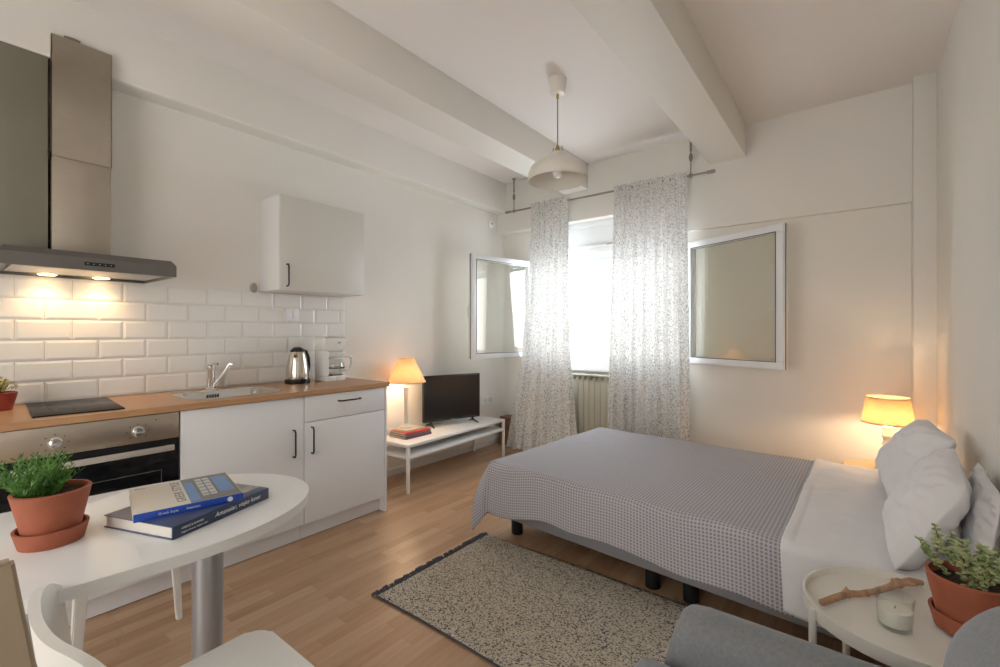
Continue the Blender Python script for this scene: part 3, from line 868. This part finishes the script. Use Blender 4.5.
b = B(); b.box(.18, .294, .03, .243, .0320, .0323); b.ob('cover_photo', simple('cover_photo', (.30, .32, .30), .3, var=.6, vscale=30), bk, smooth=False)
EX, EY, ERZ = 1.748, .335, atan2(.279, -.005)
bk2 = book('softcover_book', 'cream and blue photo book lying on top of the navy hardcover', (1.748, .334, .7725), R(79), .245, .250, .020, M_creamc, M_blue)
zt = .0203
b = B(); b.box(.122, .243, .003, .247, .0200, .0202); b.ob('cover_photo', simple('photo_grey_wall', (.17, .16, .145), .35, var=.1, vscale=20), bk2, smooth=False)
b = B(); b.box(.123, .147, .012, .205, zt, .0205); b.box(.196, .234, .05, .220, zt, .0205); b.ob('photo_shutter', simple('photo_blue', (.13, .26, .52), .35), bk2, smooth=False)
b = B(); b.box(.155, .190, .045, .225, zt, .0205); b.ob('photo_window', simple('photo_pale', (.50, .52, .50), .35), bk2, smooth=False)
b = B()
for k in range(5): b.box(.157, .188, .060+k*.034, .066+k*.034, .0205, .0207)
b.box(.171, .174, .047, .223, .0205, .0207); b.ob('photo_grille', simple('photo_bar', (.16, .17, .22), .4), bk2, smooth=False)
text_mesh('cover_title', 'GREEK STYLE', .030, M_gtxt, bk2, Matrix.Translation((.115, .03, .0203)) @ Matrix.Rotation(R(90), 4, 'Z'), spacing=1.15)
text_mesh('cover_author', 'Greece', .008, M_gtxt, bk2, Matrix.Translation((.012, .225, .0203)))
text_mesh('spine_title', 'Greek Style       Interiors', .009, M_wtxt, bk2, Matrix.Translation((.05, -.0018, .007)) @ SP)
b = B()
for k in range(6): b.box(-.0012, .0012, -.0003, 0, -.007, .007, M=Matrix.Translation((.212, -.0016, .010)) @ Matrix.Rotation(R(30*k), 4, 'Y'))
b.ob('spine_emblem', M_wtxt, bk2, smooth=False)

# ------------------------------------------------------------------ TV bench, TV, lamp and books
bn = thing('tv_bench', 'low white metal bench with lower shelf along the left wall', 'bench', (.245, 2.965, 0), R(2.2))
BL, BD, BZ = 1.30, .395, .375
B().box(-BD/2, BD/2, -BL/2, BL/2, BZ-.022, BZ, .002).ob('bench_top', M_wmetal, bn)
B().box(-BD/2+.012, BD/2-.012, -BL/2+.012, BL/2-.012, .275, .285, .001).ob('shelf', M_wmetal, bn)
b = B()
for x in (-BD/2, BD/2-.02): b.box(x, x+.02, -BL/2+.02, BL/2-.02, .262, .282, .001)
for y in (-BL/2, BL/2-.02): b.box(-BD/2+.02, BD/2-.02, y, y+.02, .262, .282, .001)
b.ob('shelf_frame', M_wmetal, bn)
for sx in (-1, 1):
    for sy in (-1, 1):
        x, y = sx*(BD/2-.011), sy*(BL/2-.011)
        B().box(x-.011, x+.011, y-.011, y+.011, 0, BZ-.022, .002).ob('leg', M_wmetal, bn)
# TV
P0, P1 = Vector((.085, 2.83)), Vector((.265, 3.405))
tvc = (P0+P1)/2
tv = thing('television', 'black flat-screen television standing on the white bench', 'television', (tvc.x, tvc.y, BZ), atan2(P1.y-P0.y, P1.x-P0.x))
TW = (P1-P0).length/2
B().box(-TW, TW, -.012, .025, .045, .470, .004).ob('housing', M_black, tv)
B().box(-TW+.012, TW-.012, -.0135, -.0118, .062, .458).ob('screen', M_screen, tv, smooth=False)
B().box(-.03, .03, -.0140, -.012, .050, .056, .001).ob('badge', M_plugin, tv, smooth=False)
B().box(-TW*.6, TW*.6, .02, .06, .10, .38, .012).ob('rear_cover', M_black, tv)
for sx in (-1, 1):
    b = B(); x = sx*(TW-.08)
    b.tube([(x, .0, .05), (x+sx*.004, -.01, .022), (x+sx*.012, -.085, .006)], [.010, .009, .006], 8); b.tube([(x, .0, .05), (x+sx*.004, .01, .022), (x+sx*.012, .075, .006)], [.010, .009, .006], 8)
    b.ob('foot', M_black, tv)
# books under the lamp
STK = [('dark violet book at the bottom of the stack under the bench lamp', (.16, .05, .11), .285, .215, .018, 12),
       ('slate grey book second from the bottom under the bench lamp', (.10, .12, .13), .275, .21, .014, 15),
       ('red book below the cream one under the bench lamp', (.55, .07, .05), .27, .20, .016, 9),
       ('small cream book on top of the stack, directly under the lamp foot', (.66, .60, .48), .21, .15, .012, 14)]
z = BZ
for lb, c, ln, wd, th, rz in STK:
    mc = simple('book_'+lb.split()[0], c, .35)
    cx_, cy_ = .205, 2.575
    if ln < .25: cx_ -= .015
    a = R(90+rz-12)
    ox = cx_ - (ln/2*cos(a) - wd/2*sin(a)); oy = cy_ - (ln/2*sin(a) + wd/2*cos(a))
    book('stacked_book', lb, (ox, oy, z), a, ln, wd, th, mc, mc, 'books stacked under the bench lamp', hard=.0018)
    z += th+.0003
LZ = z
def turned_lamp(name, label, loc, prof, shade, shmat, watts, col):
    t = thing(name, label, 'lamp', loc)
    B().lathe(prof, n=28).ob('lamp_base', M_cream, t, ang=40)
    r0, r1, z0, z1 = shade
    th = .0015
    b = B(); b.lathe([(r0, z0), (r1, z1), (r1-th, z1), (r0-th, z0)], n=48, closed=True); sh = b.ob('lamp_shade', shmat, t)
    B().lathe([(r0, z0), (r0+.0012, z0), (r0+.0012-.002*(r0-r1), z0+.008), (r0-.0005, z0+.008)], n=48, closed=True).ob('lower_trim', shmat, sh)
    B().lathe([(r1, z1-.008), (r1+.0012, z1-.008), (r1+.0012, z1), (r1, z1)], n=48, closed=True).ob('upper_trim', shmat, sh)
    zc = z0+(z1-z0)*.45
    B().sphere((0, 0, zc), .028, sz=1.25).ob('bulb', M_glow, t)
    b = B(); b.tube([(-r1+th, 0, z1-.01), (0, 0, z1-.02), (r1-th, 0, z1-.01)], .0015, 6); b.tube([(0, 0, prof[-1][1]-.005), (0, 0, z1-.02)], .004, 6); b.ob('shade_carrier', M_rod, t)
    lamp('bulb_light', 'POINT', (0, 0, zc-.045), watts, col, t, shadow_soft_size=.03)
    return t
prof1 = [(0, 0), (.058, 0), (.058, .010), (.030, .022), (.018, .035), (.022, .045), (.019, .06), (.017, .20), (.021, .30), (.019, .325), (.026, .335), (.026, .345), (.012, .352), (.012, .385), (0, .385)]
turned_lamp('table_lamp', 'lit lamp with conical linen shade on the books on the bench', (.165, 2.565, LZ), prof1, (.164, .066, .385, .588), M_shade1, 4, (1, .74, .48))
# nightstand and its lamp
NX, NY, NZ = 3.325, 3.74, .395
ns = thing('bedside_table', 'small round light wooden table in the corner behind the bed', 'side table', (NX-.02, NY-.01, 0))
B().lathe([(0, NZ-.018), (.188, NZ-.018), (.192, NZ-.014), (.192, NZ-.004), (.188, NZ), (0, NZ)], n=48).ob('table_top', M_oak, ns)
for k in range(3):
    a = R(30+120*k); b = B(); b.tube([(.12*cos(a), .12*sin(a), NZ-.018), (.20*cos(a), .20*sin(a), 0)], [.016, .011], 10); b.ob('leg', M_oak, ns)
prof2 = [(0, 0), (.062, 0), (.062, .012), (.040, .022), (.026, .034), (.036, .048), (.040, .07), (.034, .10), (.022, .125), (.019, .140), (.028, .150), (.028, .158), (.022, .166), (.022, .19), (.030, .20), (.030, .212), (.024, .222), (.024, .262), (.012, .266), (0, .266)]
turned_lamp('bedside_lamp', 'lit lamp with mustard drum shade in the corner by the bed', (NX+.015, NY-.01, NZ), prof2, (.132, .106, .285, .448), M_shade2, 6, (1, .70, .44))
tag(B().box(.07, .30, 3.98, 4.14, 0, .31, .004).ob('wooden_box', M_brownbox), 'brown wooden box in the corner, half behind the left curtain', 'box')

# ------------------------------------------------------------------ radiator, curtain rod, curtains
rd = thing('radiator', 'cream aluminium column radiator under the window', 'radiator', (1.22, 4.03, .145))
NS = 14; PW = .0585
for k in range(NS):
    x = (k-(NS-1)/2)*PW
    b = B(); hw = PW/2-.0015
    b.box(x-hw, x+hw, -.050, -.043, .0, .635, .002)
    b.box(x-hw, x-hw+.004, -.045, .035, .0, .69, .0015); b.box(x+hw-.004, x+hw, -.045, .035, .0, .69, .0015)
    b.box(x-hw, x+hw, -.048, .035, .675, .69, .003); b.box(x-hw, x+hw, -.050, -.03, .625, .640, .002)
    b.box(x-.012, x+.012, -.03, .03, .02, .66, .004)
    b.ob('radiator_section', M_rad, rd)
b = B(); b.tube([(-NS*PW/2, 0, .06), (-NS*PW/2-.05, 0, .06), (-NS*PW/2-.05, 0, -.143)], .009, 8); b.lathe([(0, 0), (.018, 0), (.018, .05), (0, .05)], (-NS*PW/2-.05, 0, .06), 16)
b.ob('valve', M_pvc, rd)
for k in (-1, 1):
    B().box(k*.3-.01, k*.3+.01, .03, .128, .55, .58, .002).ob('wall_bracket', M_rad, rd)

RY, RZ = 3.915, 2.535
ro = thing('curtain_rod', 'thin grey metal curtain rod hung from the ceiling before the window', 'curtain rod', (1.27, RY, RZ))
B().tube([(-1.03, 0, 0), (1.0, 0, 0)], .009, 12).ob('rod', M_rod, ro)
for x in (-1.035, 1.0):
    B().tube([(x-.03, 0, 0), (x-.028, 0, 0), (x+.028, 0, 0), (x+.03, 0, 0)], [.009, .014, .014, .009], 12).ob('finial', M_rod, ro)
for x in (-.955, .845):
    b = B(); b.tube([(x, 0, .012), (x, 0, .20)], .0045, 8); b.tube([(x, 0, .20), (x, 0, H-RZ)], .009, 8); b.tube([(x, 0, .12), (x, 0, .15), (x, 0, .18)], [.010, .017, .010], 10)
    b.tube([(x, 0, H-RZ-.012), (x, 0, H-RZ-.001)], .022, 12); b.tube([(x, 0, -.014), (x, 0, .014)], .015, 10)
    b.ob('hanger', M_rod, ro)

def curtain(label, left, right, folds, seed, ztop, width_m, amp=.030, spread=0):
    """left/right: lists of (z, x) for the two edges"""
    def interp(tab, z):
        for (z0, x0), (z1, x1) in zip(tab[:-1], tab[1:]):
            if z <= z0 and z >= z1:
                s = (z0-z)/(z0-z1); s = s*s*(3-2*s) if False else s
                return x0+(x1-x0)*s
        return tab[-1][1]
    rnd = random.Random(seed)
    ph_ = [rnd.uniform(0, 6.28) for _ in range(4)]
    def pt(u, v):
        z = ztop*(1-v)+.012*v
        xl, xr = interp(left, z), interp(right, z)
        uu = u + .012*sin(2*pi*3*u+ph_[3]+v*2)
        x = xl+(xr-xl)*(u+.010*sin(2*pi*folds*u+1.3)*(1-u)*u*4)
        a = amp*(.55+.45*v) if v > .04 else amp*.55
        y = a*sin(2*pi*folds*uu+ph_[0]+.5*sin(v*3+ph_[1])) + .35*a*sin(2*pi*folds*2.3*uu+ph_[2]+1.0*v)
        if v < .035:                                   # gathered heading on the rod
            y = y*.45+.006*sin(2*pi*folds*4*u); z += .006*sin(2*pi*folds*3*u+1)
        else:
            k = min(1, (v-.035)/.15); y = y*(.45+.55*k)+.006*sin(2*pi*folds*4*u)*(1-k)
        yy = RY + (y if v > .03 else y + (.014 if sin(40*u) > 2 else .0))
        return (x, yy-.016, z)
    b = B()
    b.grid(pt, 220, 90, uvf=lambda u, v: (u*width_m, v*ztop))
    o = b.ob('curtain', M_curtain, fixn=False, ang=180)
    tag(o, label, 'curtain', 'leaf print curtains at the window')
    return o
curtain('leaf-print curtain panel on the left, flaring out at the floor', [(2.6, .545), (2.3, .545), (1.8, .50), (.9, .40), (.3, .27), (0, .21)], [(2.6, .985), (1.8, .99), (1.0, 1.02), (.4, 1.07), (0, 1.12)], 5.5, 2, 2.572, 1.15, .028)
curtain('wider leaf-print curtain panel right of the bare glass', [(2.6, 1.455), (2.0, 1.43), (1.0, 1.40), (0, 1.385)], [(2.6, 2.085), (1.5, 2.10), (0, 2.12)], 7, 9, 2.572, 1.55, .030)

# ------------------------------------------------------------------ pendant lamp
PX, PY = 1.66, 2.55
pd = thing('pendant_lamp', 'off-white dome pendant lamp hanging from the ceiling', 'lamp', (PX, PY, 2.225))
b = B(); b.lathe([(0, .66), (.060, .66), (.060, .655), (.045, .568), (.040, .564), (0, .562)], n=36); b.ob('ceiling_rose', M_pend, pd)
B().tube([(0, 0, .20), (0, 0, .562)], .0035, 8).ob('cord', M_cord, pd)
b = B(); b.tube([(0, 0, .535), (0, 0, .562)], .009, 10); b.tube([(0, 0, .19), (0, 0, .215), (0, 0, .235)], [.022, .012, .006], 12)
b.tube([(-.030, 0, .175), (-.036, 0, .20), (-.03, 0, .222)], .003, 6); b.tube([(.030, 0, .175), (.036, 0, .20), (.03, 0, .222)], .003, 6); b.tube([(0, 0, .175), (0, 0, .19)], .030, 16)
b.ob('fitting', M_brass, pd)
po = [(.189, .0), (.192, .004), (.190, .045), (.176, .085), (.14, .118), (.09, .138), (.055, .150), (.042, .165), (.040, .185), (.0, .187)]
pi_ = [(0, .180), (.037, .180), (.038, .163), (.052, .146), (.088, .134), (.138, .114), (.172, .083), (.186, .045), (.187, .004)]
b = B(); b.lathe(po+pi_, n=64, closed=True); b.ob('shade', M_pend, pd, ang=50)
b = B(); b.sphere((0, 0, .055), .034); b.tube([(0, 0, .08), (0, 0, .12)], [.02, .016], 12); b.tube([(0, 0, .12), (0, 0, .18)], .018, 12); b.ob('bulb', M_bulb, pd)

# ------------------------------------------------------------------ bed
BX, BY, BR = 1.455, 2.15, R(-4.2)
bedM = Matrix.Translation((BX, BY, 0)) @ Matrix.Rotation(BR, 4, 'Z')
bed = thing('bed', 'low bed with grey upholstered base against the right wall', 'bed', (BX, BY, 0), BR)
LX, WY, ZT = 2.02, 1.275, .456
B().box(.03, LX, .02, WY-.02, .135, .30, .012, 3).ob('bed_base', M_base, bed)
B().box(.01, LX-.005, .0, WY, .302, ZT, .035, 4).ob('mattress', M_linen, bed)
for x, y in ((.055, .15), (.055, WY-.15), (.93, .14), (.93, WY-.14), (1.11, .15), (1.12, WY-.14), (1.96, .09), (1.96, WY-.09)):
    B().lathe([(0, 0), (.033, 0), (.036, .004), (.036, .134), (0, .134)], (x, y, 0), 28).ob('leg', M_black, bed)

def fall(a, r=.035, flare=.05):
    if a <= 0: return 0, 0
    if a < r*pi/2: return r*sin(a/r), r*(1-cos(a/r))
    e = a-r*pi/2
    return r+flare*e, r+e
def drape(s, t, ztop, off, phi=24, seed=0, wav=.012, xlo=0.0, xhi=9):
    """flat cloth coordinate (s along the bed, t across) -> point on/over the bed, in bed coordinates"""
    a = max(0, xlo-s); bn_ = max(0, -t); bf = max(0, t-WY)
    bb = bn_ if bn_ > 0 else bf
    sgn = -1 if bn_ > 0 else 1
    x = min(max(s, xlo), xhi); y = min(max(t, 0), WY); z = ztop
    z += .004*noise.noise((s*3, t*3, seed+.5))+.0025*noise.noise((s*9, t*9, seed+3.5))
    if a > 0 and bb > 0:
        rho = hypot(a, bb); th = atan2(bb, a)
        ph = R(phi)*(max(0, sin(2*th))**.4)
        o, d = fall(rho)
        e = max(0, rho-.05)
        ox, oy = -cos(th), sgn*sin(th)
        swing = th*.8+.10
        px, py = -cos(swing), sgn*sin(swing)
        k = e*sin(ph)*1.9*(1-e/.60)
        x += ox*o + px*k; y += oy*o + py*k; rim = min(.35/max(cos(th), .01), .303/max(sin(th), .01)); want = .35+(.303-.35)*th/(pi/2)+.095*max(0, sin(2*th))**.6
        z -= d*(1+(want/rim-1)*min(1, rho/rim))
    elif a > 0:
        o, d = fall(a); e = max(0, a-.05)
        w = wav*e/.25*sin(t*11+seed)
        x -= o+off+w; z -= d
    elif bb > 0:
        o, d = fall(bb); e = max(0, bb-.05)
        w = wav*e/.25*(sin(s*9+seed)+.5*sin(s*21+1+seed))
        y += sgn*(o+off+w); z -= d
    return Vector((x, y, max(z, .014)))
def hem(s):
    return -(.268+.035*exp(-(s/.30)**2)+.010*sin(s*6+1)+.008*sin(s*13))
def blanket(u, v):
    s = -.35+u*(1.515+.05-.09*v+.35)
    t0, t1 = hem(max(s, 0)), WY+.24
    t = t0+(t1-t0)*v
    s2 = s
    p = drape(s2, t, ZT+.012, .004, 17, 1, .006)
    k = max(0, s-1.0)/.5                                     # the near side bulges out a little towards the pillows
    if t < .3: p.y -= .03*k*min(1, (.3-t)/.3)
    return p
b = B(); b.grid(blanket, 190, 150, uvf=lambda u, v: (u*1.895, (1-v)*1.90))
o = b.ob('blanket', M_waffle, fixn=True, ang=180); o.location = (BX, BY, 0); o.rotation_euler = (0, 0, BR)
sd = o.modifiers.new('thickness', 'SOLIDIFY'); sd.thickness = .006; sd.offset = 0
tag(o, 'grey and white waffle-weave blanket spread over the bed', 'blanket')
def sheet(u, v):
    s0 = 1.525-.09*v; s = s0+u*(2.01-s0)
    t = -.275+.01*sin(s*9)+(WY+.275+.20)*v
    p = drape(s, t, ZT+.017, .010, 0, 5, .014)
    top = min(1, max(0, (t+.02)/.1))
    p.z += (.004 if s < s0+.035 else 0)+top*(.010*noise.noise((s*5+t*2, t*3.2, 8.2))+.010*abs(noise.noise((s*6-t*5, t*5+s*3, 1.2)))+.004*noise.noise((s*24, t*9, 4.4)))
    if t < -.03: p.y += .006*noise.noise((s*14, t*4, 2.2))
    if t < .3: p.y -= .036*min(1, (.3-t)/.3)*(1-.8*max(0, (s-1.55)/.45))
    return p
b = B(); b.grid(sheet, 70, 150, uvf=lambda u, v: (u*.56, v*1.85))
o = b.ob('bed_sheet', M_linen, fixn=True, ang=180); o.location = (BX, BY, 0); o.rotation_euler = (0, 0, BR)
sd = o.modifiers.new('thickness', 'SOLIDIFY'); sd.thickness = .004; sd.offset = 0
tag(o, 'white cotton top sheet folded at the head of the bed', 'sheet')

def pillow(label, bn_, bf_, tn_, tf_, puff, seed, flange=.03):
    """bn, bf: bottom near / far corner, tn, tf: top near / far; puffed on both sides"""
    P = [Vector(p) for p in (bn_, bf_, tf_, tn_)]
    n_ = ((P[1]-P[0]).cross(P[3]-P[0])).normalized()
    if n_.x > 0: n_ = -n_
    c = sum(P, Vector())/4
    N = 40
    b = B()
    def surf(side):
        def fn(u, v):
            pu, pv = 2*u-1, 2*v-1
            q = P[0]*(1-u)*(1-v)+P[1]*u*(1-v)+P[2]*u*v+P[3]*(1-u)*v
            # edges drawn in, corners left out as ears
            pin = .018
            q = c + (q-c)*(1-.11*(pu*pv)**4)
            q = q + (P[1]-P[0]).normalized()*(-pu*pin*(1-pv*pv)) + (P[3]-P[0]).normalized()*(-pv*pin*(1-pu*pu))
            fl = .045
            eu = max(0, 1-(abs(pu)/(1-fl))**2.6); ev = max(0, 1-(abs(pv)/(1-fl))**2.6)
            h = puff*(eu*ev)**.42
            wr = noise.noise((pu*2.2+seed, pv*2.2, side*3))*.012 - abs(noise.noise((pu*3+pv*2+seed, pv*3.5-pu, side*3+7)))*.020 + noise.noise((pu*14+seed, pv*5, side*3+2))*.003
            edge = .005*noise.noise((pu*2.5, pv*2.5, seed+20))
            h2 = h*(1)+wr*min(1, h/(puff*.4))
            q = q + n_*(side*(h2+.0022)+edge*(1-min(1, h/(puff*.5))))
            return q
        return fn
    b.grid(surf(1), N, N); b.grid(surf(-1), N, N)
    bmesh.ops.remove_doubles(b.bm, verts=b.bm.verts, dist=.0001)
    # close the rim
    ed = [e for e in b.bm.edges if e.is_boundary]
    bmesh.ops.bridge_loops(b.bm, edges=ed)
    o = b.ob('pillow', M_linen, ang=180)
    tag(o, label, 'pillow', 'white pillows at the head of the bed')
    return o
pillow('front white pillow nearest the camera, leaning on the pillow behind it', (3.265, 1.875, .475), (3.285, 2.50, .485), (3.475, 2.13, .74), (3.49, 2.52, .815), .078, 3)
pillow('white pillow against the wall behind the near front pillow', (3.475, 1.91, .485), (3.48, 2.50, .50), (3.55, 2.14, .725), (3.55, 2.50, .77), .028, 8)
pillow('far white pillow leaning up beside the bedside lamp', (3.29, 2.63, .485), (3.275, 3.28, .49), (3.52, 2.63, .81), (3.465, 3.12, .83), .080, 14)

# ------------------------------------------------------------------ rug
rg = thing('area_rug', 'beige and black speckled woven rug on the floor by the bed', 'rug', (2.10, 1.74, 0))
b = B()
def rugp(u, v):
    x = -.70+u*1.50; y = -.405+v*.82+.006*sin(u*7)*(1 if v < .5 else .3)
    return (x, y, .009+.0012*noise.noise((x*4, y*4, 0)))
b.grid(rugp, 60, 34)
o = b.ob('rug_weave', M_rug, rg, ang=180)
sd = o.modifiers.new('thickness', 'SOLIDIFY'); sd.thickness = .0075; sd.offset = -1
b = B()
b.tube([(-.70+1.5*k/30, -.407+.006*sin(7*k/30), .006) for k in range(31)], .004, 6); b.ob('bound_edge', M_fringe, rg)
rnd = random.Random(4); b = B()
for k in range(62):
    y = -.40+.81*k/61
    a = rnd.uniform(-.7, .7); ln = rnd.uniform(.025, .048)
    p0 = (-.70, y, .008)
    b.tube([p0, (-.705-.3*ln, y+a*.3*ln, .012+rnd.uniform(0, .006)), (-.70-.75*ln, y+a*ln, .009), (-.70-ln, y+a*1.3*ln+rnd.uniform(-.006, .006), .005)], [.006, .007, .0055, .003], 6)
b.ob('fringe', M_fringe, rg)

# ------------------------------------------------------------------ side table
SX, SY, SZ = 3.281, 1.553, .528
st = thing('tray_side_table', 'round cream metal tray table between bed and armchair', 'side table', (SX, SY, 0))
b = B(); b.lathe([(0, SZ-.008), (.216, SZ-.008), (.218, SZ+.012), (.224, SZ+.012), (.224, SZ-.022), (.219, SZ-.022), (.214, SZ-.012), (0, SZ-.012)], n=72); b.ob('tray', M_cream, st, ang=30)
for a in (212, 124, 32, 304):
    a = R(a); c = (.228*cos(a), .228*sin(a))
    B().tube([(c[0], c[1], 0), (c[0], c[1], SZ-.002), (c[0], c[1], SZ+.004)], [.009, .009, .006], 12).ob('leg', M_cream, st)
b = B()
for k in range(2):
    a = R(212+90*k)
    b.tube([(.222*cos(a), .222*sin(a), .10), (-.222*cos(a), -.222*sin(a), .10)], .006, 8)
b.ob('cross_brace', M_cream, st)
# candle
cd = thing('candle_glass', 'white candle in a clear glass tumbler on the side table', 'candle', (3.252, 1.488, SZ-.007))
B().lathe([(0, 0), (.031, 0), (.033, .003), (.0385, .076), (.0395, .081), (.0375, .081), (.0365, .076), (.031, .010), (0, .009)], n=40).ob('glass', M_glass, cd, ang=50)
B().lathe([(0, .0095), (.0305, .0105), (.0338, .046), (.033, .048), (0, .046)], n=40).ob('wax', M_wax, cd)
B().tube([(0, 0, .046), (.001, 0, .053)], .001, 6).ob('wick', M_black, cd)
# twig
tz = SZ-.007+.011
tw = [(3.105, 1.475, tz+.002), (3.13, 1.515, tz+.004), (3.158, 1.555, tz+.007), (3.185, 1.585, tz+.003), (3.215, 1.625, tz+.002), (3.25, 1.67, tz+.006), (3.272, 1.715, tz+.004), (3.30, 1.735, tz+.012), (3.325, 1.752, tz+.008)]
b = B(); b.tube(tw, [.0085, .009, .0095, .0085, .008, .009, .0105, .010, .007], 10)
b.tube([(3.25, 1.67, tz+.006), (3.258, 1.690, tz+.012), (3.258, 1.70, tz+.020)], [.007, .005, .003], 8)
b.tube([(3.272, 1.71, tz+.006), (3.295, 1.705, tz+.016), (3.31, 1.70, tz+.02)], [.007, .006, .004], 8)
b.tube([(3.158, 1.555, tz+.007), (3.155, 1.563, tz+.022)], [.006, .003], 6); b.tube([(3.195, 1.60, tz), (3.205, 1.592, tz+.0)], [.006, .002], 6)
b.sphere((3.158, 1.556, tz+.008), .012); b.sphere((3.272, 1.712, tz+.006), .014)
o = b.ob('twig', M_twig); tag(o, 'bare brown twig lying across the side table', 'twig')

# ------------------------------------------------------------------ armchair
ac = thing('armchair', 'blue-grey upholstered armchair at the lower right corner', 'armchair', (3.14, .83, 0))
def soft(b, x0, x1, y0, y1, z0, z1, bev, seg=5, amp=.006, sd_=0):
    b.box(x0, x1, y0, y1, z0, z1, bev, seg)
    return b
def soft_ob(name, x0, x1, y0, y1, z0, z1, bev, parent):
    b = soft(B(), x0, x1, y0, y1, z0, z1, bev)
    o = b.ob(name, M_sofa, parent, ang=180)
    return o
soft_ob('seat_base', -.24, .30, -.28, .28, .14, .34, .02, ac)
soft_ob('seat_cushion', -.385, .16, -.27, .262, .34, .485, .045, ac)
for s in (-1, 1):
    y0, y1 = (.27, .405) if s > 0 else (-.405, -.27)
    b = B()
    # arm: upright slab with a rolled top
    prof = []
    for k in range(13):
        a = pi*k/12; prof.append((.0675*cos(a), .0675*sin(a)*.85))
    hgt = .555
    sec = [(-.055, 0), (-.0675, hgt-.07)] 
    ring = [(-.058, .14), (-.0675, .45), ] + [(-.0675*cos(pi*k/12), .545+.058*sin(pi*k/12)) for k in range(13)] + [(.0675, .45), (.058, .14)]
    xs = [-.285, -.278, -.26, -.22, 0, .3]
    sc_ = [.80, .91, .975, 1, 1, 1]
    rings = []
    for x, q in zip(xs, sc_):
        rings.append([b.bm.verts.new((x-(.03+(.58-zz)*.22)*(x < -.2), (y0+y1)/2+yy*q, (.14+(zz-.14)*(.5+.5*q) if q < 1 else zz)-.022)) for yy, zz in ring])
    n_ = len(ring)
    for r0, r1 in zip(rings[:-1], rings[1:]):
        for i in range(n_): b.bm.faces.new((r0[i], r0[(i+1) % n_], r1[(i+1) % n_], r1[i]))
    b.bm.faces.new(rings[0]); b.bm.faces.new(rings[-1])
    b.ob('armrest', M_sofa, ac, ang=180)
b = B(); b.box(.12, .40, -.375, .375, .14, .835, .15, 10)
for v in b.bm.verts:
    if v.co.z > .3: v.co.x += (v.co.z-.3)*.08
b.ob('backrest', M_sofa, ac, ang=180)
for sx in (-.20, .26):
    for sy in (-.24, .24):
        B().lathe([(0, 0), (.016, 0), (.022, .14), (0, .14)], (sx, sy, 0), 16).ob('leg', M_oak, ac)
